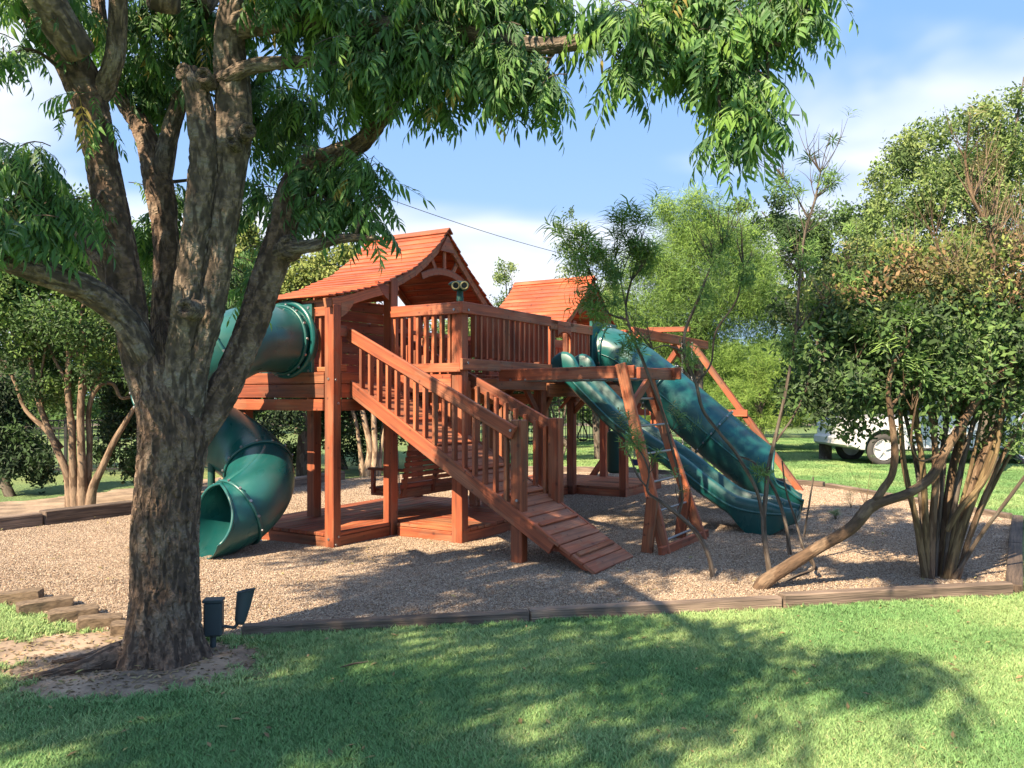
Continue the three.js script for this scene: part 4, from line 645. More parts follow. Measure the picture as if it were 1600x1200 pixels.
// ───────────────────────── the big tree in the left foreground ─────────────────────────
const foot = G(-2.19, 5.11);
const big = thing('shade_tree', 'big multi-stemmed shade tree with furrowed grey brown bark in the left foreground', 'tree', foot);
const bp = (x, y, D, r) => [rel(at(x, y, D), foot), r];
const px = (w, D) => w / 2 / 1270 * D;                      // a limb that is w photo pixels wide at depth D
{
  const D = 5.11;
  const flare = (q, a) => { const e = Math.exp(-q / 0.16); return 0.075 * e * (0.75 + 0.55 * Math.sin(a * 5 + 0.6) + 0.3 * Math.sin(a * 3 + 2)); };
  mesh('trunk', limb([[V3(0, -0.06, 0), 0.220], [V3(0.0, 0.25, 0), 0.206], bp(258, 850, D, 0.200), bp(264, 740, D, 0.196), bp(270, 680, D, 0.206), bp(263, 630, D, 0.196), bp(254, 585, D, 0.16), bp(250, 540, D, 0.09), bp(252, 500, D, 0.02)], { seg: 250, relief: 0.011, ring: 0.007, seed: 3, flare }), M.bark, big);
  const limbs = [
    [M.bark, [[262, 690, 5.1, 40], [238, 620, 5.1, 58], [216, 560, 5.08, 52], [206, 500, 5.05, 52], [194, 440, 5.02, 56], [182, 371, 5.0, 54], [166, 289, 4.97, 53], [150, 206, 4.93, 54], [130, 130, 4.9, 62], [92, 65, 4.85, 54], [38, 0, 4.75, 50], [-40, -100, 4.6, 40], [-150, -240, 4.3, 24]], 1],
    [M.barkGrey, [[150, 170, 4.93, 20], [164, 135, 4.9, 34], [178, 95, 4.82, 30], [184, 40, 4.75, 28], [186, -40, 4.6, 26], [200, -160, 4.3, 18]], 0],
    [M.barkGrey, [[238, 590, 5.08, 24], [222, 545, 5.02, 46], [188, 490, 4.95, 46], [140, 455, 4.8, 46], [85, 432, 4.6, 42], [20, 412, 4.4, 38], [-60, 385, 4.1, 34], [-200, 330, 3.6, 26]], 1],
    [M.bark, [[185, 440, 5.25, 40], [150, 400, 5.3, 36], [105, 345, 5.35, 33], [60, 300, 5.4, 28], [10, 262, 5.5, 22]], 0],
    [M.bark, [[262, 650, 5.25, 30], [256, 570, 5.32, 40], [253, 500, 5.36, 34], [258, 440, 5.4, 40], [259, 371, 5.42, 40], [248, 289, 5.45, 46], [226, 210, 5.5, 34], [190, 150, 5.55, 28], [160, 60, 5.6, 24], [150, -60, 5.6, 18]], 1],
    [M.barkGrey, [[246, 280, 5.45, 40], [268, 200, 5.5, 26], [290, 120, 5.5, 22], [310, 20, 5.5, 18]], 0],
    [M.barkGrey, [[276, 690, 5.05, 30], [276, 620, 5.02, 46], [281, 560, 5.0, 45], [290, 500, 4.97, 47], [295, 450, 4.95, 47], [305, 371, 4.92, 46], [316, 289, 4.9, 48], [318, 210, 4.88, 48], [306, 140, 4.86, 40], [294, 108, 4.85, 28]], 1],
    [M.barkGrey, [[288, 690, 5.08, 30], [300, 620, 5.06, 44], [308, 560, 5.04, 42], [326, 500, 5.02, 44], [335, 450, 5.0, 44], [346, 371, 4.98, 46], [358, 289, 4.96, 48], [364, 206, 4.94, 60], [364, 140, 4.92, 56], [358, 70, 4.88, 50], [366, 0, 4.82, 44], [380, -120, 4.7, 36], [360, -280, 4.4, 22]], 1],
    [M.barkGrey, [[345, 125, 4.86, 26], [390, 105, 4.8, 24], [440, 98, 4.75, 19], [520, 98, 4.7, 15], [600, 108, 4.65, 12]], 0],
    [M.bark, [[278, 730, 5.12, 30], [306, 680, 5.15, 52], [342, 622, 5.2, 52], [372, 560, 5.25, 50], [396, 500, 5.28, 52], [412, 450, 5.3, 54], [440, 371, 5.3, 54], [460, 300, 5.3, 56], [482, 264, 5.28, 46], [520, 246, 5.25, 38], [560, 226, 5.2, 32], [590, 195, 5.15, 27], [640, 120, 5.05, 23], [720, 20, 4.9, 20], [800, -100, 4.7, 14]], 1],
    [M.barkGrey, [[428, 395, 5.3, 40], [452, 388, 5.2, 24], [490, 384, 5.1, 19], [540, 372, 5.05, 14], [590, 372, 5.0, 8]], 0],
    [M.barkGrey, [[366, 40, 4.85, 44], [440, 30, 4.75, 40], [520, 28, 4.7, 30], [600, 40, 4.6, 28], [700, 46, 4.5, 25], [800, 66, 4.45, 24], [880, 70, 4.4, 24], [945, 52, 4.35, 22], [1005, 36, 4.3, 18], [1080, 40, 4.25, 15], [1150, 55, 4.2, 12], [1220, 70, 4.15, 8]], 0],
    [M.barkGrey, [[945, 55, 4.35, 18], [1040, 0, 4.3, 15], [1140, -60, 4.25, 12], [1260, -100, 4.2, 8]], 0],
    [M.barkGrey, [[1120, 90, 4.22, 10], [1180, 40, 4.2, 12], [1210, 0, 4.2, 14], [1230, -60, 4.2, 14]], 0],
  ];
  for (const [m, pts, rough] of limbs) mesh('limb', limb(pts.map(([x, y, d, w]) => bp(x, y, d, px(w * (rough ? 0.93 : 1), d))), { seg: rough ? 110 : 36, relief: rough ? 0.0075 : 0.004, ring: rough ? 0.009 : 0.02, seed: boardN++ * 3 }), m, big);
  // limbs that reach over the viewer, above the frame
  for (const pts of [[[-2.45, 3.6, 4.6, 0.10], [-2.7, 4.5, 3.4, 0.08], [-2.8, 5.1, 1.9, 0.06], [-2.6, 5.3, 0.2, 0.035]], [[-2.1, 4.0, 4.9, 0.10], [-1.6, 5.1, 3.9, 0.08], [-1.3, 5.7, 2.6, 0.05], [-0.9, 5.9, 1.2, 0.03]], [[-3.1, 4.0, 4.6, 0.09], [-4.2, 4.8, 3.6, 0.07], [-5.0, 5.2, 2.2, 0.04]], [[-2.0, 4.1, 5.1, 0.11], [-1.7, 5.2, 5.6, 0.08], [-1.3, 6.0, 6.3, 0.05]], [[-0.9, 4.0, 4.8, 0.05], [-0.2, 4.9, 5.4, 0.04], [0.3, 5.3, 6.2, 0.02]]]) mesh('limb', limb(pts.map(([X, y, d, w]) => [rel(G(X, d, y), foot), w]), { seg: 16, seed: boardN++ }), M.barkGrey, big);
  // surface roots
  for (const pts of [[[-2.4, 5.0, 0.09], [-2.60, 4.84, 0.04], [-2.78, 4.76, 0.022], [-2.95, 4.68, 0.008]], [[-2.42, 5.1, 0.08], [-2.66, 5.03, 0.03], [-2.84, 5.02, 0.010]]]) mesh('root', limb(pts.map(([X, d, w], i) => [rel(G(X, d, 0.05 - 0.02 * i), foot), w]), { seg: 26, relief: 0.006, ring: 0.015, seed: boardN++ }), M.bark, big);
  // sawn stubs and knots
  for (const [x, y, d, w, dx, dy, dz] of [[290, 482, 4.72, 30, -0.1, 0, 1], [285, 112, 4.82, 26, -0.5, 0.1, 0.9], [318, 118, 4.72, 24, 0.1, 0, 1], [452, 385, 5.17, 34, 0.25, 0, 1], [388, 204, 4.78, 24, 0.6, 0, 0.8], [362, 220, 4.76, 18, 0.1, 0, 1]]) { const c = rel(at(x, y, d), foot), n = V3(dx, dy, dz).normalize(), w2 = px(w, d); mesh('knot', mergeGeometries([new THREE.TorusGeometry(w2 * 0.75, w2 * 0.34, 10, 26), new THREE.CylinderGeometry(w2 * 0.8, w2 * 1.2, 0.10, 22).rotateX(Math.PI / 2).translate(0, 0, -0.06)]).applyMatrix4(new THREE.Matrix4().compose(c, new THREE.Quaternion().setFromUnitVectors(V3(0, 0, 1), n), V3(1, 1, 1))), M.barkGrey, big); }

  // foliage: [px, py, depth, radius px x, radius px y, radius depth m, leaves, light]
  const masses = [
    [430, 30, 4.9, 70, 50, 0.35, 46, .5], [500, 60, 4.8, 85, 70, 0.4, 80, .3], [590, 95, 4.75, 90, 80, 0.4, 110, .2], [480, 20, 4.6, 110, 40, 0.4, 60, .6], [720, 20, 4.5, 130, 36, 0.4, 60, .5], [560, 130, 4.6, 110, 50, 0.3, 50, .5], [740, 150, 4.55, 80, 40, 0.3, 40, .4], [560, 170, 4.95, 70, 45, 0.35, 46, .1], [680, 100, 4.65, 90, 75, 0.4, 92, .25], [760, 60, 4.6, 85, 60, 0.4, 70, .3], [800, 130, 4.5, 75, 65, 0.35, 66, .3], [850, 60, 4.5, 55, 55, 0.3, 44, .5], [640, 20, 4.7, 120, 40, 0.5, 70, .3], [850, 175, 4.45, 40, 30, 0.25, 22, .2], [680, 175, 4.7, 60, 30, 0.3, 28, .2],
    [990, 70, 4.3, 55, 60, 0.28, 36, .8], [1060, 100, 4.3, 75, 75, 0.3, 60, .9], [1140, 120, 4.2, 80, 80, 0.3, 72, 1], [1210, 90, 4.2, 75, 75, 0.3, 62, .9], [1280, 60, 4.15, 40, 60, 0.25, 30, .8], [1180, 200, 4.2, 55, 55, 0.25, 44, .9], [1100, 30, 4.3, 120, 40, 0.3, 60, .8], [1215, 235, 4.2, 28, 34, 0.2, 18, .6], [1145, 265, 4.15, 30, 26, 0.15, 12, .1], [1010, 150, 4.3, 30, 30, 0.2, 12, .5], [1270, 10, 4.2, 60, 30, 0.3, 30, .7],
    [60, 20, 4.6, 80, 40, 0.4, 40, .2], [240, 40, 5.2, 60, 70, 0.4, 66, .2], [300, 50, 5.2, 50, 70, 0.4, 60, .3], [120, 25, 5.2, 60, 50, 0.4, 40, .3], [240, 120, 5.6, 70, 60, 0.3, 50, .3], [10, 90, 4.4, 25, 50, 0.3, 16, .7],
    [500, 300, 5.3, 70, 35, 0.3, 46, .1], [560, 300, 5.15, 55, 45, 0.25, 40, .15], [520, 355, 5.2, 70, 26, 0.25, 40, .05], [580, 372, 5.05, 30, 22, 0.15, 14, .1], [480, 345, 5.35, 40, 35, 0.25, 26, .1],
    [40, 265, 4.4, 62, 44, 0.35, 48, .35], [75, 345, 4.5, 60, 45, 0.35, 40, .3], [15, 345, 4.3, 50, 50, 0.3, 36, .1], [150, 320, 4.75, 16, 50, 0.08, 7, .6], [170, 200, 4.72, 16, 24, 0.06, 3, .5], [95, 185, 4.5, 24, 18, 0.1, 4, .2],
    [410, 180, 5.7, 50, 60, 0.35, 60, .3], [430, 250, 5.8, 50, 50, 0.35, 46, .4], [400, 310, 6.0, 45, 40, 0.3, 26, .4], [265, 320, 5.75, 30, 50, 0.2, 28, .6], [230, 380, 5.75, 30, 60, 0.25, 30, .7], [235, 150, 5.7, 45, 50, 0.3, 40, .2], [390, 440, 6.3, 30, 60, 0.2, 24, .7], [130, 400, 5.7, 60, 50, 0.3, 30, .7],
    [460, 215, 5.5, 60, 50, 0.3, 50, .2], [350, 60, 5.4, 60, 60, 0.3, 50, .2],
  ];
  const r = rng(900), leafG = [pinnate(6, 0.27, 0.088, 0.023, 1), pinnate(7, 0.31, 0.092, 0.021, 2), pinnate(5, 0.22, 0.096, 0.027, 3), pinnate(6, 0.25, 0.080, 0.019, 4), pinnate(4, 0.17, 0.074, 0.021, 5), pinnate(6, 0.28, 0.10, 0.022, 6, 0.25)];
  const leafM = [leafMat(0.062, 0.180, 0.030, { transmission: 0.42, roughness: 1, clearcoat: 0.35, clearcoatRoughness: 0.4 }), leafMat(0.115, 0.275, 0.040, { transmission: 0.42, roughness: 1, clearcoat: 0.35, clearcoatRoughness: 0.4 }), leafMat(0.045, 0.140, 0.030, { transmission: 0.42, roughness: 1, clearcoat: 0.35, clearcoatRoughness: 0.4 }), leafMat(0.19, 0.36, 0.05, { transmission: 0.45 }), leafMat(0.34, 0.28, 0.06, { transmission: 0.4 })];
  const twigs = [], leaves = [];                            // leaves: {m, g, k, near}
  const hubs = []; big.traverse((o) => { if (o.name === 'limb') { const p = o.geometry.attributes.position; for (let i = 0; i < p.count; i += 97) hubs.push(V3(p.getX(i), p.getY(i), p.getZ(i))); } });
  function spray(c, rad, nLeaves, light, inFrame) {
    const nT = Math.max(1, Math.round(nLeaves / 6));
    for (let t = 0; t < nT; t++) {
      const d = dirR(r), k = Math.cbrt(r()), e = c.clone().add(V3(d.x * rad.x * k, d.y * rad.y * k, d.z * rad.z * k));
      const L = 0.14 + r() * 0.18, out = e.clone().sub(c).setY(0).add(V3(r() - 0.5, 0, r() - 0.5).multiplyScalar(0.25)).normalize(), s = e.clone().addScaledVector(out, -L * 0.8).add(V3(0, 0.03 + r() * 0.06, 0)), mid = s.clone().lerp(e, 0.55).add(V3(0, 0.05, 0));
      const cv = new THREE.QuadraticBezierCurve3(s, mid, e);
      twigs.push(strip(new THREE.TubeGeometry(cv, 4, 0.0032, 4)));
      for (let i = 0; i < 6; i++) {
        const q = (i + 1) / 6.2, p = cv.getPoint(q), tg = cv.getTangent(q), ang = i * 2.4 + r() * 1.2, side = tg.clone().cross(UP).normalize(), dir = tg.clone().multiplyScalar(0.45).addScaledVector(side, Math.cos(ang)).add(V3(0, 0.25 * Math.sin(ang) - 0.10 - r() * 0.70, 0)).normalize();
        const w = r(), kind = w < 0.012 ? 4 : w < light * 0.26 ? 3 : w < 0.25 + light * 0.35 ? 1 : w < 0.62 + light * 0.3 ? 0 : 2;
        leaves.push({ m: [p, qFrom(dir, (r() - 0.5) * 1.3), 0.48 + r() * 0.58], g: Math.floor(r() * 6), k: kind, d: inFrame ? p.clone().add(foot).distanceTo(camera.position) : 99, f: inFrame });
      }
    }
  }
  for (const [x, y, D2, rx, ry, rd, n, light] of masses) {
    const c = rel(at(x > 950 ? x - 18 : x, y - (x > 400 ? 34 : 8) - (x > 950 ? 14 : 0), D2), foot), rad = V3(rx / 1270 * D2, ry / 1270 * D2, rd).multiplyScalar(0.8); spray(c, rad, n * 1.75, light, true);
    // one bough from the nearest limb into the mass
    let best = hubs[0], bd = 1e9; for (const h of hubs) { const q = h.distanceTo(c); if (q < bd) { bd = q; best = h; } }
    if (bd > 0.12) twigs.push(strip(limb([[best, 0.012], [best.clone().lerp(c, 0.5).add(V3(0, 0.06, 0)), 0.009], [c, 0.004]], { seg: 7, seed: boardN++ })));
  }
  // the crown above and behind the viewer, out of the picture: it throws the shade on the lawn and on the ramp
  for (const [X, y, d, a, b, e, n] of [
    [-3.5, 5.0, 1.2, 1.0, 0.5, 0.9, 330], [-4.6, 5.0, 1.0, 0.9, 0.5, 0.9, 280], [-2.5, 5.1, 0.5, 0.8, 0.45, 0.8, 240], [-5.6, 5.2, 0.3, 0.9, 0.5, 0.8, 320], [-4.9, 5.0, -0.4, 0.7, 0.4, 0.6, 200], [-6.4, 5.2, -0.3, 0.8, 0.4, 0.8, 240], [-5.9, 5.0, -0.3, 0.7, 0.4, 0.6, 330], [-5.2, 5.1, -1.0, 0.7, 0.4, 0.6, 280], [-4.2, 5.2, -1.3, 0.8, 0.4, 0.5, 260], [-3.2, 5.3, -1.0, 0.6, 0.4, 0.5, 130], [-3.6, 5.3, -0.2, 1.0, 0.45, 0.8, 260], [-2.0, 5.6, -0.5, 0.7, 0.4, 0.7, 130], [-4.7, 5.4, -0.8, 0.8, 0.4, 0.8, 190], [-3.0, 4.9, 2.2, 0.8, 0.4, 0.6, 160], [-4.6, 5.0, 2.4, 0.8, 0.5, 0.7, 150], [-5.4, 4.9, 3.6, 0.6, 0.5, 0.6, 80],
    [-2.0, 4.95, 3.3, 0.9, 0.4, 0.6, 260], [-2.9, 4.8, 3.1, 0.7, 0.4, 0.5, 170], [-1.3, 5.2, 3.7, 0.6, 0.35, 0.5, 140], [-4.4, 4.6, 2.9, 0.7, 0.4, 0.5, 190], [-3.9, 4.3, 3.8, 0.4, 0.3, 0.4, 90],
    [-0.9, 6.2, 4.5, 1.0, 0.4, 0.7, 330], [-1.6, 6.5, 3.4, 0.9, 0.4, 0.6, 260], [0.2, 6.3, 5.3, 0.9, 0.4, 0.8, 260], [-2.8, 6.0, 5.9, 0.8, 0.4, 0.7, 220], [-0.6, 6.6, 3.0, 0.6, 0.3, 0.5, 110], [-3.4, 4.6, 2.4, 0.6, 0.3, 0.5, 120], [-2.6, 5.4, 4.6, 1.0, 0.6, 0.8, 330], [-2.0, 5.6, 5.7, 1.0, 0.5, 0.8, 280], [-1.0, 5.5, 6.4, 0.9, 0.5, 0.8, 240], [-1.6, 5.3, 4.4, 0.7, 0.5, 0.6, 150], [-0.2, 5.4, 7.2, 0.8, 0.4, 0.8, 180], [-1.3, 6.0, 7.6, 0.8, 0.4, 0.7, 150], [-3.2, 5.0, 3.6, 0.6, 0.4, 0.5, 90], [0.5, 5.5, 6.2, 0.6, 0.4, 0.6, 90]]) spray(rel(G(X, d, y), foot), V3(a, b, e), n, 0.4, false);
  {
    const far = leaves.filter((l) => !l.f), six = leafG.slice(0, 3).map((_, q) => mergeGeometries(Array.from({ length: 6 }, (_, i) => leafG[(q + i) % 6].clone().applyMatrix4(TRS(V3((r() - 0.5) * 0.4, (r() - 0.5) * 0.25, (r() - 0.5) * 0.4), qFrom(V3(r() - 0.5, -0.3, r() - 0.5), r()), 1)))));
    const b3 = [[], [], []]; for (let i = 0; i < far.length; i += 6) b3[i % 3].push(TRS(far[i].m[0], new THREE.Quaternion().setFromAxisAngle(UP, r() * 6.28), 0.9 + r() * 0.3));
    b3.forEach((l, i) => instanced('crown', six[i], leafM[i], l, null, big)); leaves.splice(0, leaves.length, ...leaves.filter((l) => l.f));
  }
  mesh('twigs', mergeGeometries(twigs.map((g) => { for (const k of Object.keys(g.attributes)) if (!['position', 'normal', 'uv'].includes(k)) g.deleteAttribute(k); return g.index ? g.toNonIndexed() : g; })), M.greyBark, big).userData.kind = 'stuff';
  leaves.sort((a, b) => a.d - b.d);
  let own = 0; const bins = {};
  for (const l of leaves) {
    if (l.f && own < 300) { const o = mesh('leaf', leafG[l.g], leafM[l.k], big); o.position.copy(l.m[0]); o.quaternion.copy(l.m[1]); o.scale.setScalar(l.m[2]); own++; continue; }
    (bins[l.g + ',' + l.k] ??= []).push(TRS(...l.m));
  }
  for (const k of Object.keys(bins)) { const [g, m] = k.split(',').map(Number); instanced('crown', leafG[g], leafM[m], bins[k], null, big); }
}

// ───────────────────────── other trees and shrubs ─────────────────────────
// a crown of leaf sprays: a few thousand sprays gathered round clump centres, each clump with its own tone
function crown(parent, clumps, { n, geo, mats, spread = 0.35, seed, up = 0, squash = 1, sizes = [0.7, 1.3], shell = 0.55, dir = null }) {
  const r = rng(seed), bins = mats.map(() => geo.map(() => []));
  const tot = clumps.reduce((s, c) => s + c[3] * c[4] * (c[6] ?? 1), 0);
  for (const [x, y, z, rx, ry, rz, dens, tone] of clumps.map((c) => [c[0], c[1], c[2], c[3], c[4], c[5] ?? c[3], c[6] ?? 1, c[7]])) {
    const k = Math.round(n * rx * ry * dens / tot), subs = Array.from({ length: Math.max(3, Math.round(k / 45)) }, () => { const d = dirR(r), q = lerp(shell, 1, Math.sqrt(r())); return [d.x * q, d.y * q, d.z * q, r()]; });
    for (let i = 0; i < k; i++) {
      const s = subs[Math.floor(r() * subs.length)], g3 = () => (r() + r() + r() - 1.5) * 0.9;
      const p = V3(x + (s[0] + g3() * spread) * rx, y + (s[1] + g3() * spread * squash) * ry, z + (s[2] + g3() * spread) * rz), w = clamp((tone ?? s[3]) * 0.6 + s[3] * 0.3 + (r() - 0.5) * 0.5), mi = Math.min(mats.length - 1, Math.floor(w * mats.length));
      const e = dir ? qFrom(dir(s, r), r() * 6.28) : new THREE.Quaternion().setFromEuler(new THREE.Euler(r() * 6.28, r() * 6.28, r() * 6.28));
      bins[mi][Math.floor(r() * geo.length)].push(TRS(p, e, lerp(sizes[0], sizes[1], r())));
    }
  }
  bins.forEach((b, m) => b.forEach((l, g) => { if (l.length) instanced('crown', geo[g], mats[m], l, null, parent); }));
}
function boughs(parent, name, list, m, seg = 10, seed = 1) { list.forEach((pts, i) => mesh(name, limb(pts.map(([x, y, z, r]) => [V3(x, y, z), r]), { seg, seed: seed + i }), m, parent)); }
const lm = (...c) => c.map(([r, g, b]) => leafMat(r, g, b, { transmission: 0.25 }));
const cl8 = [cluster(9, 0.16, 0.11, 0.045, 1), cluster(9, 0.18, 0.10, 0.04, 2), cluster(8, 0.14, 0.12, 0.05, 3)];
const cl5 = [cluster(10, 0.10, 0.065, 0.03, 4), cluster(10, 0.11, 0.06, 0.028, 5), cluster(9, 0.09, 0.07, 0.032, 6)];
const feather = [cluster(16, 0.15, 0.14, 0.012, 7), cluster(16, 0.16, 0.15, 0.011, 8)];
const atB = (x, y, D, o) => { const p = rel(at(x, y, D), o); return p; };

// a background tree, described by crown masses [px, py, rx px, ry px, dens, tone] at one depth
function tree(name, label, category, x, D, trunkTop, trunkW, masses, o, group) {
  const base = G((x - 800) / 1270 * D, D), t = thing(name, label, category, base, 0, group), top = rel(at(trunkTop[0], trunkTop[1], D), base), r = rng(o.seed);
  mesh('trunk', limb([[V3(0, -0.1, 0), trunkW], [top.clone().multiplyScalar(0.5).add(V3((r() - 0.5) * 0.3, 0, 0)), trunkW * 0.75], [top, trunkW * 0.35]], { seg: 12, seed: o.seed }), o.bark ?? M.greyBark, t);
  masses.forEach(([mx, my]) => { const c = rel(at(mx, my, D), base), s = top.clone().multiplyScalar(0.35 + 0.4 * r()); mesh('limb', limb([[s, trunkW * 0.45], [s.clone().lerp(c, 0.5).add(V3(0, 0.1 * c.y * 0.3, (r() - 0.5) * 0.4)), trunkW * 0.28], [c, trunkW * 0.08]], { seg: 7, seed: o.seed }), o.bark ?? M.greyBark, t); });
  crown(t, masses.map(([mx, my, rx, ry, dens, tone]) => { const c = rel(at(mx, my, D), base), k = D / 1270; return [c.x, c.y, c.z + (r() - 0.5) * rx * k * 0.6, rx * k, ry * k, Math.max(rx, ry) * k * 0.8, dens, tone]; }), o);
  return t;
}
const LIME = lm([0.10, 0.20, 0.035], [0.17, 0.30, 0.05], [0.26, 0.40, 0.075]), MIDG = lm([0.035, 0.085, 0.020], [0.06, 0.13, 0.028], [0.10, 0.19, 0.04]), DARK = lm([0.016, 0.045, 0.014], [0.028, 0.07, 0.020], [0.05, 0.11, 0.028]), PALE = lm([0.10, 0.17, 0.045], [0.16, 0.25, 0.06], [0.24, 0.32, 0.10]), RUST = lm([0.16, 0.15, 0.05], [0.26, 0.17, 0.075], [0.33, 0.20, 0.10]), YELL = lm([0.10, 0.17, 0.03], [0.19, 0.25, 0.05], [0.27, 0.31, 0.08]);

// behind the playset, right to left
tree('elm_tree', 'tall loose green tree with ragged crown behind the reddish shrub at the right edge', 'tree', 1545, 17, [1540, 330], 0.2, [[1490, 240, 90, 70, 1], [1430, 300, 70, 70, 1], [1560, 230, 90, 80, 1], [1520, 330, 130, 80, 1], [1440, 390, 110, 70, 1, .3], [1590, 330, 90, 90, 1], [1600, 120, 30, 60, .6], [1400, 440, 80, 60, 1, .2], [1540, 440, 120, 70, 1, .3]], { n: 6500, geo: cl8, mats: PALE, seed: 11, spread: 0.3, sizes: [0.6, 1.1] });
tree('elm_tree', 'airy mid green tree with gaps of sky left of the tall ragged tree', 'tree', 1290, 21, [1290, 380], 0.16, [[1230, 350, 60, 45, .8], [1300, 370, 60, 60, .9], [1350, 350, 40, 45, .8], [1270, 430, 70, 60, 1], [1330, 450, 60, 60, 1], [1190, 330, 40, 28, .6]], { n: 3000, geo: cl8, mats: MIDG, seed: 12, spread: 0.35 });
tree('feathery_tree', 'bright green feathery round topped tree behind the straight tube slide', 'tree', 1090, 18, [1090, 420], 0.14, [[1085, 365, 66, 55, 1, .7], [1130, 400, 60, 70, 1, .6], [1030, 430, 60, 50, 1, .6], [1080, 470, 110, 70, 1.1, .4], [1170, 460, 55, 70, 1, .5], [990, 490, 55, 40, .8, .4], [1010, 535, 90, 30, .9, .4], [1070, 330, 40, 28, 1, .8]], { n: 6800, geo: feather, mats: LIME, seed: 13, spread: 0.5, shell: 0.2, dir: (s, r) => V3(s[0] * 0.6 + r() - 0.5, -0.5 + r() * 0.9, s[2] + r() - 0.5) });
tree('airy_tree', 'thin pale tree whose wispy top rises just right of the smaller roof', 'tree', 935, 21, [920, 420], 0.10, [[885, 350, 16, 22, .7], [905, 375, 30, 28, .7], [925, 410, 38, 34, .8], [900, 425, 36, 22, .7], [960, 440, 30, 40, .6], [960, 500, 60, 50, 1], [895, 490, 60, 50, 1]], { n: 1250, geo: cl8, mats: PALE, seed: 14, spread: 0.4, sizes: [0.5, 0.9] });
tree('airy_tree', 'wispy sprig of a tree showing between the two roofs', 'tree', 800, 23, [797, 450], 0.09, [[788, 408, 12, 14, .7], [800, 430, 24, 18, .8], [785, 455, 22, 22, .8], [780, 500, 40, 30, 1], [830, 500, 30, 30, .8]], { n: 460, geo: cl8, mats: PALE, seed: 15, spread: 0.4, sizes: [0.5, 0.9] });
for (const [i, l, x, D, ms] of [[0, 'layered bright green shrub behind the lower end of the straight tube slide', 1190, 24, [[1180, 560, 60, 26, 1, .8], [1215, 600, 62, 26, 1, .9], [1170, 610, 50, 24, 1, .7], [1225, 645, 55, 26, 1, .8], [1150, 650, 50, 22, 1, .6]]], [1, 'layered lime shrub under the feathery tree, above the swing beam', 1110, 25, [[1100, 560, 50, 24, 1, .7], [1140, 590, 50, 22, 1, .8], [1095, 610, 44, 24, 1, .5], [1120, 640, 50, 26, 1, .6]]], [2, 'low rounded lime shrub in the gap beside the punching bag', 945, 33, [[905, 630, 26, 22, 1, .7], [935, 640, 30, 18, 1, .8], [985, 640, 30, 24, 1, .6]]]])
  tree('layered_shrub', l, 'shrub', x, D, [ms[0][0], ms[0][1] + 20], 0.08, ms, { n: 2600 - i * 500, geo: feather, mats: LIME, seed: 20 + i, spread: 0.42, squash: 0.55, shell: 0.3 });
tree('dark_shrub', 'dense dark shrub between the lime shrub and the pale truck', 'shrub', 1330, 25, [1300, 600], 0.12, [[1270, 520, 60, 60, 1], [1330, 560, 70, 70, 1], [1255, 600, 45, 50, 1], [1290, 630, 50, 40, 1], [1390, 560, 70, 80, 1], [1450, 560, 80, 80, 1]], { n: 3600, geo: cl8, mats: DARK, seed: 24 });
tree('leafy_tree', 'yellow green tree peeking over the larger roof left edge', 'tree', 470, 17, [480, 460], 0.12, [[470, 430, 40, 26, 1, .8], [520, 415, 30, 24, .9, .7], [440, 460, 46, 30, 1, .7], [400, 440, 40, 50, 1, .4], [385, 390, 28, 40, .8, .6], [560, 450, 40, 40, 1, .5]], { n: 3000, geo: cl8, mats: YELL, seed: 25 });
for (const [l, x, D, ms, s] of [
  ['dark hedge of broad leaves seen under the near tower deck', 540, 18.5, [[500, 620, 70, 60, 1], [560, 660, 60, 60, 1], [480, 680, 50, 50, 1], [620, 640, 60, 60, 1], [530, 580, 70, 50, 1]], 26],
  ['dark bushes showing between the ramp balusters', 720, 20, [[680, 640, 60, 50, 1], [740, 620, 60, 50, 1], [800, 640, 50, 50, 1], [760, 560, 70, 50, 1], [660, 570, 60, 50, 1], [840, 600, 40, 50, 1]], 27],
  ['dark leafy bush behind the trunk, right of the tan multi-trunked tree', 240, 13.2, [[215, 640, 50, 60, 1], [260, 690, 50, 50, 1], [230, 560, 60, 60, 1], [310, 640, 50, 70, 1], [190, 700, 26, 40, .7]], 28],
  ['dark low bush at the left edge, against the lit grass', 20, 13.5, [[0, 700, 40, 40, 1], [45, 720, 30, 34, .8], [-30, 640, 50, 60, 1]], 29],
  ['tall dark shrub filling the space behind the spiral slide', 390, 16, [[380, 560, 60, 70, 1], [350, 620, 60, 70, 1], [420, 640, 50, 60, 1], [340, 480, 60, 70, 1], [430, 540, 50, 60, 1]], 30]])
  tree('dark_shrub', l, 'shrub', x, D, [ms[0][0], ms[0][1]], 0.09, ms, { n: 2400, geo: cl8, mats: DARK, seed: s, sizes: [0.6, 1.1] });

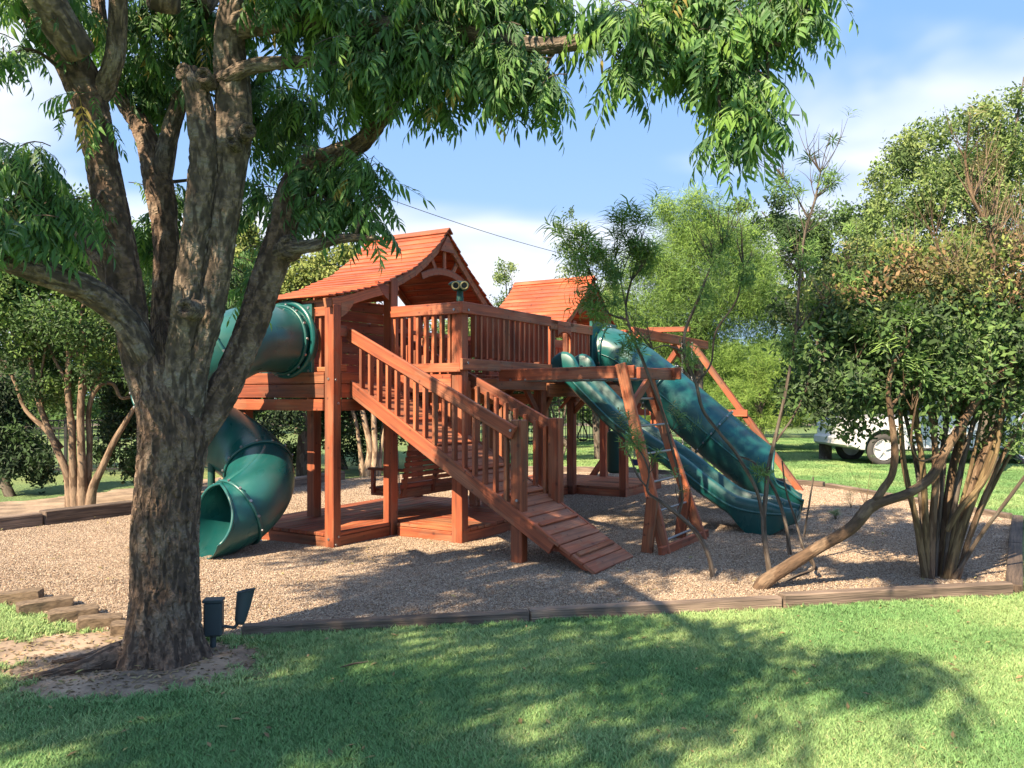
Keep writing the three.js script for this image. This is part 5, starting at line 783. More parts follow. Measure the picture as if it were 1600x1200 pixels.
const FAR = []; for (let i = 0; i < 15; i++) { const r = rng(500 + i), x = -60 + i * 126 + (r() - 0.5) * 40, D = 30 + r() * 7; if (x > 840 && x < 960) continue; const k = 30 / D, h = 70 + r() * 60; FAR.push(tree('dark_shrub', 'dense green shrub in the row along the far edge of the lawn', 'shrub', x, D, [x, 600], 0.1, [[x - 50, 600, 70 * k, 50 * k, 1], [x + 40, 590, 80 * k, 56 * k, 1], [x, 640, 100 * k, 26 * k, 1], [x + 10, 620 - h, 70 * k, 50 * k, 1]], { n: 1200, geo: cl8, mats: i % 3 ? MIDG : DARK, seed: 500 + i, sizes: [1.2, 2.0] }, 'shrubs along the far edge of the lawn')); }
for (const [l, x, D, ms, s, mats] of [
  ['broad dark tree filling the gap behind the tan multi-trunked tree at the far left', 60, 17, [[-20, 520, 90, 80, 1], [10, 400, 90, 70, 1], [190, 400, 90, 60, 1], [270, 450, 80, 70, 1], [80, 560, 90, 70, 1], [30, 440, 110, 70, 1], [170, 520, 80, 70, 1], [120, 440, 90, 60, 1], [-60, 600, 80, 60, 1]], 41, MIDG],
  ['broad dark tree between the big trunk and the larger roof', 380, 19, [[330, 520, 80, 70, 1], [420, 520, 80, 60, 1], [290, 440, 70, 70, 1], [360, 430, 60, 60, 1], [460, 560, 70, 60, 1], [250, 520, 70, 80, 1]], 42, MIDG],
  ['tangle of green shrubs behind the bridge and second tower', 900, 26, [[700, 560, 70, 50, 1], [780, 540, 70, 50, 1], [860, 560, 60, 44, 1], [960, 560, 70, 50, 1], [1030, 600, 60, 40, 1]], 43, PALE]])
  tree('leafy_tree', l, 'tree', x, D, [ms[0][0], ms[0][1]], 0.12, ms, { n: 4200, geo: cl8, mats, seed: s, sizes: [0.8, 1.4] });
// trunks made of several stems: [px, py, width px] paths at one depth
function stems(t, base, D, list, m, name = 'trunk', seg = 12) { list.forEach((pts, i) => mesh(name, limb(pts.map(([x, y, w, dd = 0]) => [rel(at(x, y, D + dd), base), w * (m === M.smoothBark ? 0.33 : m === M.tanBark ? 0.27 : m === M.greyBark ? (name === 'trunk' ? 0.36 : 0.30) : m === M.oliveBark ? 0.30 : 0.39) / 1270 * D]), { seg, relief: seg > 16 ? 0.002 : 0, ring: seg > 16 ? 0.02 : 0, seed: i * 7 + 1 }), m, t)); }
{ // tan multi-trunked tree at the left
  const D = 11.8, base = G(-6.2, D), t = thing('crape_myrtle', 'smooth tan multi-trunked tree just behind the grey timbers at the far left', 'tree', base), y0 = 806;
  stems(t, base, D, [
    [[112, y0, 34], [104, 740, 22], [88, 700, 20], [72, 660, 17], [58, 620, 16], [45, 560, 13], [20, 520, 10], [-10, 480, 8]],
    [[96, 700, 16, .1], [70, 670, 14, .1], [40, 640, 12, .2], [20, 590, 10, .2], [0, 560, 8, .2]],
    [[118, y0, 34], [114, 730, 22], [112, 670, 20], [106, 610, 18], [108, 550, 16], [100, 490, 12], [108, 430, 9]],
    [[130, y0, 36], [128, 730, 24], [126, 660, 20], [128, 600, 18], [134, 550, 15], [128, 490, 12], [150, 430, 8]],
    [[136, y0, 30, .1], [138, 740, 18, .1], [140, 690, 16, .1], [138, 650, 14, .1], [146, 615, 14, .1], [160, 600, 12, .1], [176, 600, 10, .2], [190, 622, 9, .2], [206, 620, 8, .2]],
    [[138, y0, 36], [146, 760, 24], [160, 730, 20], [178, 690, 17], [196, 660, 15], [214, 630, 12], [236, 590, 9]],
    [[122, 640, 12, .1], [140, 590, 10, .2], [160, 540, 9, .2], [176, 490, 7, .2]], [[106, 600, 10], [80, 550, 9], [64, 500, 7], [62, 450, 6]], [[126, 560, 10, -.1], [100, 520, 9, -.1], [80, 470, 7, -.2]],
    [[142, 610, 9, .2], [165, 570, 8, .2], [185, 530, 6, .3]], [[66, 640, 9], [64, 590, 7], [72, 540, 6]]], M.tanBark, 'trunk', 20);
  crown(t, [[60, 470, 90, 70, 1], [150, 500, 80, 60, 1], [10, 520, 60, 70, 1], [100, 400, 110, 60, 1], [190, 560, 50, 50, .8], [30, 590, 50, 50, .7], [200, 440, 60, 70, 1], [-40, 430, 70, 90, 1], [60, 340, 110, 50, .8], [120, 570, 60, 30, .5]].map(([x, y, a, b, d]) => { const c = rel(at(x, y, D), base), k = D / 1270; return [c.x, c.y, c.z, a * k, b * k, 0.9, d]; }), { n: 5200, geo: cl5, mats: lm([0.035, 0.085, 0.016], [0.07, 0.15, 0.025], [0.14, 0.24, 0.045]), seed: 31, sizes: [0.8, 1.4], spread: 0.4 });
}
{ // grey fluted trunks under the deck
  const D = 16.8, base = G(-2.97, D), t = thing('crape_myrtle', 'pale grey cluster of fluted trunks seen under the deck of the near tower', 'tree', base);
  stems(t, base, D, [[[572, 748, 22], [578, 700, 15], [570, 660, 13], [560, 610, 11], [552, 540, 8]], [[584, 748, 20], [586, 700, 14], [584, 650, 12], [588, 590, 9], [590, 520, 7]], [[568, 748, 18, .1], [562, 700, 10, .1], [556, 660, 9, .1], [540, 610, 7, .1], [520, 560, 6, .1]], [[590, 748, 16, .1], [596, 700, 9, .1], [606, 650, 8, .1], [620, 600, 6, .1]]], M.smoothBark);
  crown(t, [[560, 540, 90, 60, 1], [500, 570, 60, 50, 1], [620, 560, 60, 50, 1]].map(([x, y, a, b, d]) => { const c = rel(at(x, y, D), base), k = D / 1270; return [c.x, c.y, c.z, a * k, b * k, 1, d]; }), { n: 1200, geo: cl8, mats: MIDG, seed: 32 });
}
{ // slim multi-stem tree in the gap
  const D = 20.5, base = G(1.15, D), t = thing('crape_myrtle', 'slim dark multi-stemmed tree on the lawn, seen between the ramp post and the wave slide', 'tree', base);
  stems(t, base, D, [[[871, 722, 9], [872, 690, 7], [868, 660, 5], [858, 625, 4], [850, 590, 3]], [[874, 722, 8], [876, 690, 6], [880, 660, 5], [886, 620, 4], [890, 570, 3]], [[870, 722, 7], [862, 690, 5], [850, 650, 4], [838, 610, 3]], [[875, 722, 7], [884, 700, 4], [892, 670, 3], [900, 640, 3]], [[872, 700, 6], [874, 650, 4], [872, 600, 3]]], M.greyBark, 'trunk', 8);
  crown(t, [[870, 560, 60, 36, 1], [900, 580, 40, 30, 1]].map(([x, y, a, b, d]) => { const c = rel(at(x, y, D), base), k = D / 1270; return [c.x, c.y, c.z, a * k, b * k, 1, d]; }), { n: 500, geo: cl8, mats: MIDG, seed: 33 });
}
// ── the leaning shrub and the saplings in front of the slides ──
const narrow = [sprig(20, 0.05, 0.085, 0.009, 71, 1.1), sprig(16, 0.06, 0.075, 0.008, 72, 0.9), sprig(24, 0.10, 0.07, 0.008, 73, 1.0)];
const tuftM = lm([0.14, 0.27, 0.045], [0.10, 0.21, 0.045], [0.19, 0.32, 0.06]).concat(lm([0.28, 0.26, 0.09]));
function twiggy(t, base, seed, ends, m, n, len, tufts, sz = 1, matsel = [0, 1, 2]) {       // fine twigs from given points, with leaf tufts at some tips
  const r = rng(seed), gs = [];
  for (const [x, y, D, ux, uy] of ends) for (let i = 0; i < n; i++) {
    const p = rel(at(x, y, D), base), d = V3(ux + (r() - 0.5) * 1.3, uy + (r() - 0.3) * 0.8, (r() - 0.5) * 1.2).normalize(), L = len * (0.5 + r()), q = p.clone().addScaledVector(d, L * 0.5).add(V3((r() - 0.5) * 0.05, 0.02, (r() - 0.5) * 0.05)), e = p.clone().addScaledVector(d, L).add(V3(0, L * 0.15, 0));
    gs.push(strip(limb([[p, 0.0045], [q, 0.0032], [e, 0.0014]], { seg: 5, seed: i })));
    if (r() < 0.8) { const f = q.clone().add(V3(r() - 0.5, 0.4 + r() * 0.6, r() - 0.5).multiplyScalar(L * 0.6)); gs.push(strip(limb([[q, 0.003], [q.clone().lerp(f, 0.5).add(V3(0.01, 0, 0.01)), 0.002], [f, 0.001]], { seg: 5, seed: i }))); if (r() < tufts * 0.7) put(f, V3(0, 1, 0).lerp(d, 0.4)); }
    if (r() < tufts) put(e, d);
  }
  function put(p, d) { const o = mesh('leaf_tuft', narrow[Math.floor(r() * 3)], tuftM[matsel[Math.floor(r() * matsel.length)]], t); o.position.copy(p); o.quaternion.setFromUnitVectors(UP, d.clone().normalize()).multiply(new THREE.Quaternion().setFromAxisAngle(UP, r() * 6)); o.scale.setScalar(sz * (1.25 + r() * 0.8)); }
  mesh('twigs', mergeGeometries(gs), m, t).userData.kind = 'stuff';
}
{
  const D = 6.9, base = G(2.11, D), t = thing('leaning_shrub', 'leaning brown trunk sprawling up to the right from the gravel, with narrow leaf tufts', 'shrub', base);
  stems(t, base, D, [
    [[1182, 930, 30], [1192, 912, 29], [1230, 886, 27, -.02], [1285, 852, 25, -.03], [1330, 825, 25, -.05], [1362, 790, 26, -.05], [1385, 782, 19, -.05], [1420, 770, 19], [1455, 745, 19, .05], [1480, 700, 18, .1], [1500, 668, 18, .1], [1530, 620, 16, .15], [1568, 580, 13, .15], [1598, 545, 11, .2], [1640, 490, 8, .2]],
    [[1362, 792, 20, -.05], [1376, 770, 16, -.06], [1394, 740, 14, -.1], [1398, 700, 14, -.1], [1392, 650, 12, -.12], [1388, 610, 10, -.12], [1396, 570, 8, -.15], [1420, 540, 5, -.2]],
    [[1390, 640, 7, -.12], [1400, 625, 7, -.1], [1412, 612, 6, -.1]],
    [[1535, 615, 9, .15], [1545, 560, 12, .1], [1538, 520, 11, .1], [1530, 490, 11, .1], [1545, 450, 10, .1], [1552, 400, 9, .1], [1540, 350, 8, .1], [1520, 310, 7, .1], [1508, 250, 5, .1]],
    [[1540, 480, 7, .1], [1500, 440, 6, 0], [1470, 400, 5, 0], [1462, 370, 4, 0]], [[1550, 420, 6, .1], [1580, 405, 5, .1], [1604, 395, 4, .1]],
    [[1478, 705, 7, .1], [1440, 720, 5, .05], [1425, 700, 4, 0], [1430, 640, 4, -.1], [1440, 600, 3, -.1]]], M.brownBark, 'stem', 22);
  twiggy(t, base, 51, [[1396, 570, 6.75, -.3, 1], [1420, 540, 6.7, .3, 1], [1412, 612, 6.8, .2, .8], [1440, 600, 6.8, 0, 1], [1425, 640, 6.8, .3, .8], [1480, 640, 7, 0, .8], [1340, 560, 6.9, .3, .8]], M.brownBark, 5, 0.20, 0.75, 1.0, [0, 0, 2]);
  twiggy(t, base, 56, [[1540, 350, 7, -.4, 1], [1520, 310, 7, .5, 1], [1580, 405, 7, .2, 1], [1500, 440, 7, -.2, 1], [1550, 380, 7, .6, .8], [1600, 395, 7, 0, 1]], M.smoothBark, 14, 0.42, 0.05, 0.8, [3]);
  twiggy(t, base, 52, [[1552, 400, 7, 0, 1], [1520, 310, 7, 0, 1], [1540, 350, 7, .5, 1], [1508, 250, 7, 0, 1], [1462, 370, 6.9, -.3, .8], [1604, 395, 7, .3, 1], [1580, 480, 7, .3, .8], [1545, 450, 7, -.6, .6]], M.brownBark, 7, 0.30, 0.16, 0.9, [1, 3]);
}
{
  const D = 7.1, base = G(2.26, D), t = thing('bare_sapling', 'thin dark branching sapling rising right in front of the lower ends of both slides', 'sapling', base);
  stems(t, base, D, [
    [[1204, 905, 16], [1196, 850, 14], [1193, 815, 13], [1197, 770, 12], [1200, 735, 11], [1210, 690, 10], [1228, 610, 8, -.05], [1244, 510, 7, -.1], [1250, 430, 7, -.1], [1258, 365, 6, -.1], [1274, 310, 6, -.1], [1282, 270, 4, -.1]],
    [[1193, 812, 10], [1182, 766, 9], [1162, 728, 9, -.05], [1146, 702, 8, -.05], [1124, 676, 8, -.1], [1098, 640, 8, -.1], [1088, 600, 8, -.12], [1070, 555, 9, -.12], [1070, 520, 8, -.12], [1090, 470, 7, -.15], [1112, 415, 5, -.15], [1130, 385, 4, -.2]],
    [[1234, 866, 11, .1], [1228, 820, 9, .1], [1210, 765, 8, .1], [1192, 738, 7, .1], [1174, 720, 6, .1], [1150, 712, 4, .1]],
    [[1276, 890, 9, .1], [1258, 862, 8, .1], [1244, 816, 6, .15], [1228, 765, 5, .15], [1222, 720, 4, .15]], [[1256, 838, 5, .05], [1264, 790, 5, .05], [1271, 745, 4, .05]],
    [[1196, 905, 10, .05], [1220, 908, 8], [1250, 898, 8], [1272, 886, 7, .05], [1262, 860, 5, .1]], [[1212, 690, 6], [1240, 650, 5], [1262, 600, 5], [1270, 530, 4], [1290, 480, 4], [1330, 430, 3]],
    [[1070, 550, 6, -.12], [1040, 540, 4, -.1], [1020, 545, 3, -.1]], [[1088, 600, 6, -.12], [1110, 570, 5, -.15], [1118, 520, 5, -.15], [1150, 470, 4, -.2], [1162, 420, 3, -.2]], [[1262, 340, 5, -.1], [1240, 300, 4, -.1], [1225, 280, 3, -.1]]], M.greyBark, 'stem', 12);
  twiggy(t, base, 53, [[1282, 270, 7, 0, 1], [1225, 280, 7, -.5, .6], [1258, 365, 7, .4, .7], [1274, 310, 7, .5, .6], [1130, 385, 6.9, 0, 1], [1162, 420, 6.9, .2, 1], [1330, 430, 7.1, .3, .9], [1112, 415, 6.9, -.4, .8], [1020, 545, 7, -.6, .3], [1250, 430, 7, -.5, .6], [1244, 520, 7, .4, .7]], M.greyBark, 9, 0.30, 0.22, 0.75, [1, 1, 0]);
}
{
  const D = 7.25, base = G(1.77, D), t = thing('bare_sapling', 'crooked grey sapling that leans left across the ladder feet, feathery leaves at its tips', 'sapling', base);
  stems(t, base, D, [
    [[1115, 915, 15], [1108, 870, 13], [1090, 835, 12], [1062, 806, 11], [1034, 785, 9], [1012, 768, 7], [1014, 740, 5], [1006, 715, 5], [990, 692, 4]],
    [[1060, 804, 9], [1066, 780, 8], [1060, 740, 7, -.05], [1050, 700, 7, -.05], [1040, 660, 7, -.05], [1024, 615, 7, -.1], [1004, 562, 8, -.1], [988, 525, 7, -.1], [978, 480, 6, -.1], [986, 440, 5, -.1], [996, 405, 4, -.1], [1000, 385, 3, -.1]],
    [[980, 500, 6, -.1], [950, 488, 5, -.12], [936, 455, 4, -.15], [924, 430, 4, -.15], [912, 405, 3, -.15]], [[978, 480, 4, -.1], [970, 440, 3, -.1], [962, 400, 3, -.1]], [[1014, 766, 5], [996, 742, 5], [985, 715, 4], [975, 695, 3]]], M.greyBark, 'stem', 12);
  twiggy(t, base, 54, [[1000, 385, 7, 0, 1], [996, 405, 7, -.3, 1], [962, 400, 7, -.1, 1], [970, 440, 7, -.3, .8], [912, 405, 7, -.3, .8], [924, 430, 7, -.5, .6], [936, 455, 7, -.6, .5], [950, 480, 7, -.5, -.1], [986, 440, 7, .5, .8]], M.greyBark, 6, 0.20, 0.95, 1.0, [0, 2, 2]);
  twiggy(t, base, 55, [[990, 692, 7.2, -.3, .8], [975, 695, 7.2, -.3, .8], [1014, 740, 7.2, .3, .6], [1044, 680, 7.2, .5, .5], [1062, 790, 7.2, .3, .8]], M.greyBark, 3, 0.14, 0.6, 0.8, [0, 1, 3]);
}
const soft = [cluster(9, 0.05, 0.062, 0.009, 91), cluster(8, 0.045, 0.07, 0.008, 92)];
function softLeaves(t, base, pts, n, seed) { crown(t, pts.map(([x, y, D, rx, ry]) => { const c = rel(at(x, y, D), base), k = D / 1270; return [c.x, c.y, c.z, rx * k, ry * k, Math.max(rx, ry) * k * 0.7, 1]; }), { n, geo: soft, mats: lm([0.09, 0.19, 0.045], [0.13, 0.25, 0.055], [0.19, 0.32, 0.08]), seed, sizes: [0.7, 1.3], spread: 0.5, shell: 0.2 }); }
scene.children.filter((o) => o.name.startsWith('bare_sapling')).forEach((t, i) => i ? softLeaves(t, t.position, [[920, 410, 6.9, 26, 24], [965, 425, 6.9, 22, 30], [1000, 410, 7, 24, 34], [945, 475, 6.95, 22, 26], [985, 540, 7, 14, 24], [990, 690, 7.1, 16, 14]], 420, 93) : softLeaves(t, t.position, [[1225, 290, 7, 22, 22], [1280, 280, 7, 18, 20], [1255, 400, 7, 18, 40], [1130, 400, 6.9, 24, 34], [1100, 460, 6.95, 18, 30], [1160, 440, 6.9, 18, 26], [1325, 440, 7.1, 22, 28], [1240, 520, 7, 14, 40], [1078, 560, 6.95, 12, 24], [1180, 740, 7.1, 16, 12]], 520, 94));
{ // the clump of olive stems at the right
  const D = 7.35, base = G(3.85, D), t = thing('stem_clump', 'dense clump of upright olive stems with a dark crown tipped in rust at the right', 'shrub', base), r = rng(61), list = [];
  for (let i = 0; i < 21; i++) { const f = i / 20, x0 = 1446 + f * 46 + (r() - 0.5) * 10, tx = 1395 + f * 240 + (r() - 0.5) * 50, ty = 560 + r() * 70, w = 9 + r() * 10, bow = (r() - 0.5) * 26, dd = (r() - 0.5) * 0.5; list.push([[x0, 912, w * 1.15, dd * 0.4], [lerp(x0, tx, 0.22) + bow * 0.4, 820, w, dd * 0.7], [lerp(x0, tx, 0.52) + bow, 730, w * 0.85, dd], [lerp(x0, tx, 0.82) + bow * 0.5, 650, w * 0.7, dd], [tx, ty, w * 0.45, dd * 1.3]]); }
  list.push([[1490, 905, 12, -.1], [1530, 840, 10, -.2], [1575, 780, 9, -.3], [1620, 720, 8, -.3]], [[1480, 830, 13, -.2], [1500, 795, 14, -.25], [1535, 755, 13, -.3], [1556, 710, 11, -.3], [1564, 650, 10, -.3], [1570, 600, 8, -.3]]);
  list.forEach((l, i) => stems(t, base, D, [l], [M.oliveBark, M.greyBark, M.oliveBark, M.brownBark][i % 4], 'stem', 12));
  const C = (x, y, a, b, d, tone, z = 0) => { const c = rel(at(x, y, D), base), k = D / 1270; return [c.x, c.y, c.z - z, a * k, b * k, 0.55, d, tone]; };
  crown(t, [C(1330, 540, 80, 60, 1), C(1420, 560, 80, 60, 1), C(1500, 540, 80, 70, 1), C(1580, 540, 70, 80, 1), C(1290, 600, 40, 40, .8), C(1380, 490, 90, 50, 1), C(1460, 610, 70, 36, .7), C(1360, 620, 50, 34, .7), C(1550, 610, 60, 34, .7), C(1640, 560, 60, 80, 1), C(1280, 560, 50, 60, .8), C(1300, 630, 50, 26, .6), C(1250, 610, 30, 40, .4), C(1335, 655, 46, 20, .45), C(1390, 665, 34, 18, .3), C(1440, 655, 40, 20, .3), C(1545, 665, 50, 26, .4), C(1590, 690, 40, 30, .35), C(1280, 500, 50, 40, .6), C(1340, 430, 50, 30, .3)], { n: 4100, geo: cl5, mats: lm([0.040, 0.082, 0.022], [0.08, 0.165, 0.038], [0.155, 0.26, 0.07]), seed: 62, sizes: [0.55, 1.25], spread: 0.62 });
  twiggy(t, base, 57, [[1350, 470, 7.2, -.3, 1], [1420, 430, 7.2, 0, 1], [1480, 420, 7.2, .2, 1], [1310, 500, 7.2, -.5, 1], [1560, 430, 7.2, .4, 1]], M.smoothBark, 12, 0.34, 0.06, 0.7, [3]);
  crown(t, [C(1370, 455, 80, 36, 1), C(1440, 430, 70, 40, 1), C(1500, 470, 70, 36, .8), C(1320, 480, 50, 28, .8), C(1570, 450, 60, 50, .9)], { n: 900, geo: cl5, mats: RUST, seed: 63, sizes: [0.55, 0.9], spread: 0.75 }); crown(t, [C(1400, 440, 120, 50, 1), C(1530, 440, 100, 60, 1), C(1330, 520, 80, 50, .8)], { n: 900, geo: cl5, mats: YELL, seed: 64, sizes: [0.5, 0.9], spread: 0.7 });
}

// ───────────────────────── edging, blocks, lamp, stick ─────────────────────────
function timber(label, p, q, h, w, y, dark) { const t = tag(board('edging_timber', G(p[0], p[1], y), G(q[0], q[1], y), h, w, UP, dark ? darkWood : greyWood, null, 0.010), label, 'edging timber'); return t; }
timber('weathered edging timber along the front of the gravel, nearest the small floodlight', [-1.86, 5.60], [0.12, 5.985], 0.10, 0.09, 0.03);
timber('weathered edging timber along the front of the gravel, below the ramp end', [0.13, 5.987], [2.1, 6.37], 0.11, 0.09, 0.035);
timber('weathered edging timber along the front of the gravel, ending at the right corner', [2.11, 6.372], [4.14, 6.765], 0.13, 0.10, 0.045);
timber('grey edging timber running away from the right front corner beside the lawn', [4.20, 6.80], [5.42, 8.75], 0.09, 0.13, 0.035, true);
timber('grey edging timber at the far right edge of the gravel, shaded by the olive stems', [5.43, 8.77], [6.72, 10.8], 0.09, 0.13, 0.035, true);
timber('brown edging timber along the back of the bed, beyond the straight tube slide', [6.70, 10.95], [5.75, 14.8], 0.10, 0.12, 0.03);
timber('pale edging timber across the back of the bed, seen past the ladder', [5.70, 14.85], [2.8, 17.6], 0.12, 0.12, 0.04);
timber('low edging timber behind the second tower', [2.7, 17.65], [-1.4, 18.1], 0.14, 0.12, 0.05);
timber('dark stacked railway tie at the left edge of the picture', [-7.6, 8.2], [-6.02, 10.36], 0.19, 0.18, 0.08);
timber('dark railway tie in front of the tan multi-trunked tree', [-6.0, 10.38], [-5.31, 11.40], 0.21, 0.18, 0.09);
timber('long dark railway tie running back behind the spiral slide', [-5.30, 11.43], [-4.5, 13.6], 0.19, 0.18, 0.08);
timber('far dark railway tie beside the hedge', [-4.48, 13.65], [-3.4, 16.2], 0.19, 0.18, 0.08);
{
  const L = ['tan edging block at the left edge, farthest from the big trunk', 'tan edging block second from the left edge, tilted down', 'tan edging block in the middle of the short row left of the big trunk', 'tan edging block next to last before the big trunk', 'tan edging block touching the foot of the big trunk'];
  [[-3.98, 6.50, 0.42, 0.3], [-3.60, 6.26, 0.40, 0.62], [-3.25, 6.02, 0.34, 0.55], [-2.95, 5.82, 0.30, 0.45], [-2.66, 5.68, 0.28, 0.3]].forEach(([x, d, l, a], i) => { const bg = new THREE.BoxGeometry(l, 0.115, 0.17, 12, 6, 7), q = bg.attributes.position; for (let k = 0; k < q.count; k++) { const X = q.getX(k), Y = q.getY(k), Z = q.getZ(k), e = 1 - 0.10 * Math.pow(Math.abs(X) / l * 2, 6) - 0.10 * Math.pow(Math.abs(Z) / 0.085, 6), n = 0.016 * fbm3(X * 14 + i * 9, Y * 14, Z * 14, 3); q.setXYZ(k, X * (e * 0.5 + 0.5) + n, Y * e + n * 0.8, Z * (e * 0.5 + 0.5) + n); } bg.computeVertexNormals(); const o = mesh('edging_block', bg, M.block); o.position.copy(G(x, d, 0.04 - i * 0.005)); o.rotation.set(0.04 * (i % 3 - 1), a, 0.06 - i * 0.03); tag(o, L[i], 'edging block'); });
}
{ // landscape light
  const t = thing('floodlight', 'dark green box on a post with a bullet floodlight, right of the big trunk', 'floodlight', at(333, 1008, 5.35).setY(0)), D = 5.35, o = t.position, P = (x, y, d = D) => rel(at(x, y, d), o);
  part('post', [rod(V3(0, -0.02, 0), P(333, 990), 0.020, 12)], M.slate, t);
  const c = P(334, 966); const box = part('junction_box', [chamferBox(0.118, 0.225, 0.09, 0.012).clone().rotateY(0.15).translate(c.x, c.y, c.z)], M.slate, t); part('lid', [chamferBox(0.128, 0.02, 0.10, 0.008).clone().rotateY(0.15).translate(c.x, c.y + 0.12, c.z)], M.slate, t);
  part('arm', [tubeGeo([P(346, 978), P(356, 979), P(366, 980), P(374, 970)], 0.011, 16, 8)], M.slate, t);
  const prof = [[0.001, 0], [0.026, 0.004], [0.036, 0.03], [0.047, 0.12], [0.055, 0.22], [0.062, 0.222], [0.058, 0.226], [0.045, 0.19], [0.001, 0.185]].map(([x, y]) => new THREE.Vector2(x, y)), g = new THREE.LatheGeometry(prof, 28);
  { const p = g.attributes.position; for (let i = 0; i < p.count; i++) if (p.getY(i) > 0.2) p.setY(i, p.getY(i) + p.getX(i) * 0.35); g.computeVertexNormals(); }
  const hd = part('lamp_head', [g], M.slate, t); hd.position.copy(P(374, 976)); hd.rotation.set(-0.1, 0.2, -0.16);
}
{ const p = at(532, 1052, 4.85), t = mesh('twig', limb([[V3(0, 0, 0), 0.004], [V3(0.07, 0.012, -0.03), 0.006], [V3(0.15, 0.012, -0.07), 0.004]], { seg: 7 }), M.greyBark); t.position.copy(p.setY(0.035)); tag(t, 'short dark fallen twig lying on the lawn', 'twig'); }
{ // weeds and dry seedlings in the bed
  const r = rng(8), W = (label, x, y, n, h, m) => { const D = EYE * 1270 / (y - 620), t = thing('weed', label, 'weed', G((x - 800) / 1270 * D, D, 0.03)); const gs = []; for (let i = 0; i < n; i++) { const e = V3((r() - 0.5) * h * 0.9, h * (0.5 + r() * 0.6), (r() - 0.5) * h * 0.6); gs.push(strip(limb([[V3((r() - 0.5) * 0.03, 0, 0), 0.004], [e.clone().multiplyScalar(0.5).add(V3(0, 0.03, 0)), 0.003], [e, 0.001]], { seg: 5, seed: i }))); const o = mesh('leaf_tuft', narrow[i % 3], m, t); o.position.copy(e); o.scale.setScalar(0.9); } mesh('stem', mergeGeometries(gs), M.oliveBark, t).userData.kind = 'stuff'; };
  W('low green weed in the gravel left of the olive stems', 1306, 818, 7, 0.10, tuftM[0]); W('dry brown seedling on the sunlit sand', 1330, 800, 5, 0.22, tuftM[3]); W('tall thin green seedling on the sunlit sand', 1352, 790, 4, 0.62, tuftM[1]);
}
// ───────────────────────── fence, wire, far things ─────────────────────────
function ironFence(label, p, q, h, post, group) {
  const a = G(...p), b = G(...q), L = a.distanceTo(b), d = b.clone().sub(a).normalize(), t = thing('iron_fence', label, 'fence', a), n = Math.round(L / post), O = (s, y) => d.clone().multiplyScalar(s).setY(y);
  for (let i = 0; i <= n; i++) part('post', [boxGeo(O(L * i / n, 0), O(L * i / n, h + 0.06), 0.06, 0.06, d, 0.004)], M.iron, t);
  for (const y of [0.12, h - 0.16, h]) part('rail', [boxGeo(O(0, y), O(L, y), 0.035, 0.03, UP, 0.003)], M.iron, t);
  const gs = [], k = Math.round(L / 0.11); for (let i = 0; i < k; i++) gs.push(boxGeo(O((i + 0.5) * L / k, 0.06), O((i + 0.5) * L / k, h), 0.018, 0.018, d, 0.002));
  part('pickets', gs, M.iron, t).userData.kind = 'stuff';
}
ironFence('black iron picket fence on the far lawn behind the bridge', [-3, 27], [3.4, 28.5], 1.35, 2.2);
ironFence('black iron picket fence at the left beyond the tan trunks', [-16, 16], [-7.2, 17.5], 1.15, 2.2);
{ const g = new THREE.PlaneGeometry(60, 4, 30, 2).rotateX(-Math.PI / 2); g.translate(2, 0.008, -48); tag(mesh('road', g, M.concrete), 'pale road beyond the far fence', null, null, 'structure'); }
{ // utility pole behind the big tree, and its line
  const a = at(338, 214, 24), b = at(1010, 432, 40), m = a.clone().lerp(b, 0.5).add(V3(0, -0.30, 0)), q = V3(a.x, 0, a.z), t = thing('utility_pole', 'wooden utility pole standing far behind the big foreground trunk', 'pole', q);
  part('pole', [new THREE.CylinderGeometry(0.10, 0.15, a.y + 0.3, 14).translate(0, a.y / 2 + 0.15, 0)], greyWood[0], t); part('crossarm', [boxGeo(V3(-0.5, a.y - 0.1, 0.12), V3(0.5, a.y - 0.1, 0.12), 0.1, 0.08, UP)], greyWood[1], t);
  tag(mesh('power_line', tubeGeo([a, m, b, b.clone().add(b.clone().sub(a).multiplyScalar(0.6))], 0.012, 60, 5), M.iron), 'thin dark power line crossing the sky above the roofs', 'power line');
}
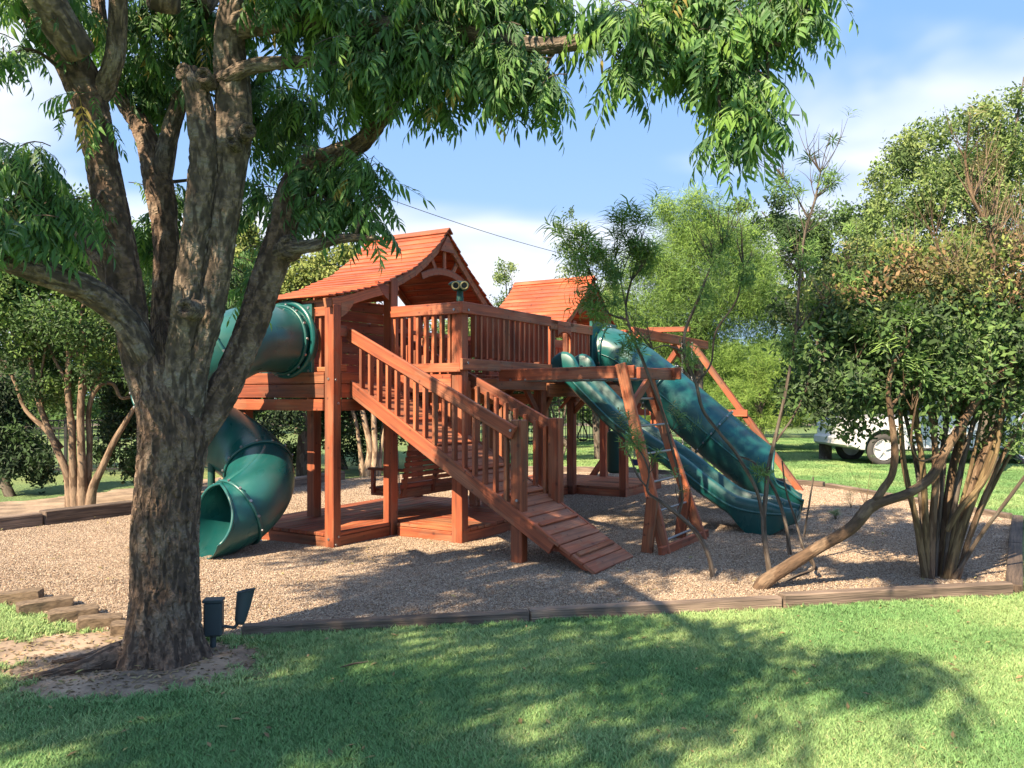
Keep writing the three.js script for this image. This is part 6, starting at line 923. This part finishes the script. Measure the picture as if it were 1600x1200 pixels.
{ // pale pickup behind the olive stems, side on, nose to the left
  const D = 20.3, t = thing('pickup_truck', 'white pickup truck with pale wheels, parked on the lawn behind the olive stems', 'truck', G(11.36, D), 0.06);
  const ext = (pts, w, m, n, par = t, bev = 0.03) => { const s = new THREE.Shape(pts.map(([x, y]) => new THREE.Vector2(x, y))); const g = new THREE.ExtrudeGeometry(s, { depth: w - bev * 2, bevelEnabled: true, bevelSize: bev, bevelThickness: bev, bevelSegments: 3, curveSegments: 16 }); g.translate(0, 0, -w / 2 + bev); return part(n, [g], m, par); };
  const arch = (cx, r) => Array.from({ length: 11 }, (_, i) => [cx - r * Math.cos(i / 10 * Math.PI), 0.42 + r * Math.sin(i / 10 * Math.PI) * 0.95]);
  const body = ext([[-3.38, 0.50], [-3.15, 0.42], ...arch(-2.6, 0.50), [-1.9, 0.42], [0.3, 0.42], ...arch(0.95, 0.50), [1.6, 0.42], [2.35, 0.5], [2.4, 1.24], [0.66, 1.24], [0.6, 1.16], [-1.75, 1.18], [-3.22, 1.10], [-3.42, 0.96]], 1.85, M.white, 'body');
  const cab = ext([[-1.85, 1.10], [-1.15, 1.74], [-0.9, 1.80], [0.35, 1.80], [0.55, 1.74], [0.62, 1.10]], 1.60, M.white, 'cab', body, 0.04);
  for (const [pts, n] of [[[[-1.55, 1.16], [-1.08, 1.66], [-0.50, 1.68], [-0.50, 1.16]], 'side_window'], [[[-0.40, 1.16], [-0.40, 1.68], [0.32, 1.68], [0.44, 1.16]], 'side_window']]) ext(pts, 1.66, M.glass, n, body, 0.008);
  part('windscreen', [boxGeo(V3(-1.80, 1.20, 0), V3(-1.20, 1.73, 0), 0.02, 1.36, V3(-0.6, 0.7, 0).normalize(), 0.004).translate(-0.035, 0.02, 0)], M.glass, body);
  for (const [x0, x1] of [[-0.46, -0.44], [-1.62, -1.60], [0.5, 0.52]]) part('door_seam', [new THREE.BoxGeometry(0.012, 0.66, 1.865).translate((x0 + x1) / 2, 0.78, 0)], M.iron, body);
  for (const x of [-0.62, 0.40]) part('door_handle', [chamferBox(0.14, 0.03, 1.90, 0.008).clone().translate(x, 1.02, 0)], M.rim, body);
  part('sill', [chamferBox(2.3, 0.07, 1.88, 0.02).clone().translate(-0.8, 0.40, 0)], M.rubber, body); part('bumper', [chamferBox(0.22, 0.24, 1.86, 0.05).clone().translate(-3.42, 0.58, 0)], M.rim, body); for (const z of [-0.7, 0.7]) part('headlight', [chamferBox(0.16, 0.16, 0.34, 0.04).clone().translate(-3.36, 0.88, z)], M.glass, body); part('mirror', [chamferBox(0.12, 0.16, 2.1, 0.03).clone().translate(-1.42, 1.20, 0)], M.iron, body);
  for (const x of [-2.6, 0.95]) for (const z of [-0.80, 0.80]) { const w = part('wheel', [new THREE.TorusGeometry(0.305, 0.085, 16, 40).scale(1, 1, 1.1).translate(x, 0.385, z)], M.rubber, t); part('rim', [new THREE.LatheGeometry([[0.001, 0.06], [0.05, 0.07], [0.08, 0.03], [0.17, 0.02], [0.23, 0.05], [0.25, 0.085], [0.25, -0.05], [0.001, -0.05]].map(([a, b]) => new THREE.Vector2(a, b)), 30).rotateX(z > 0 ? Math.PI / 2 : -Math.PI / 2).translate(x, 0.385, z)], M.rim, w); for (let k = 0; k < 5; k++) part('spoke', [chamferBox(0.17, 0.055, 0.05, 0.012).clone().translate(0.14, 0, 0).rotateZ(k * 1.2566 + 0.3).translate(x, 0.385, z * 1.06)], M.rim, w); }
}
{ // the far wood that closes the view
  const r = rng(404), bins = [[], [], []], geos = cl8; let n = 0; while (n < 10000) { const a = (r() - 0.5) * 2.3, D = 44 + r() * 16, lump = 0.6 + 0.4 * noise3(a * 9, 3, 1), h = Math.pow(r(), 0.7) * 6.2 * lump; bins[Math.floor(r() * 3)].push(TRS(V3(Math.sin(a) * D, h, -Math.cos(a) * D), new THREE.Quaternion().setFromEuler(new THREE.Euler(r() * 6, r() * 6, r() * 6)), 2.6 + r() * 2)); n++; }
  bins.forEach((b, i) => instanced('woodland', geos[i], [MIDG[0], MIDG[1], DARK[2]][i], b, null, null, ['far belt of green trees closing the view', 'lighter trees in the far belt', 'dark trees in the far belt'][i], 'woodland'));
}

renderer.render(scene, camera);
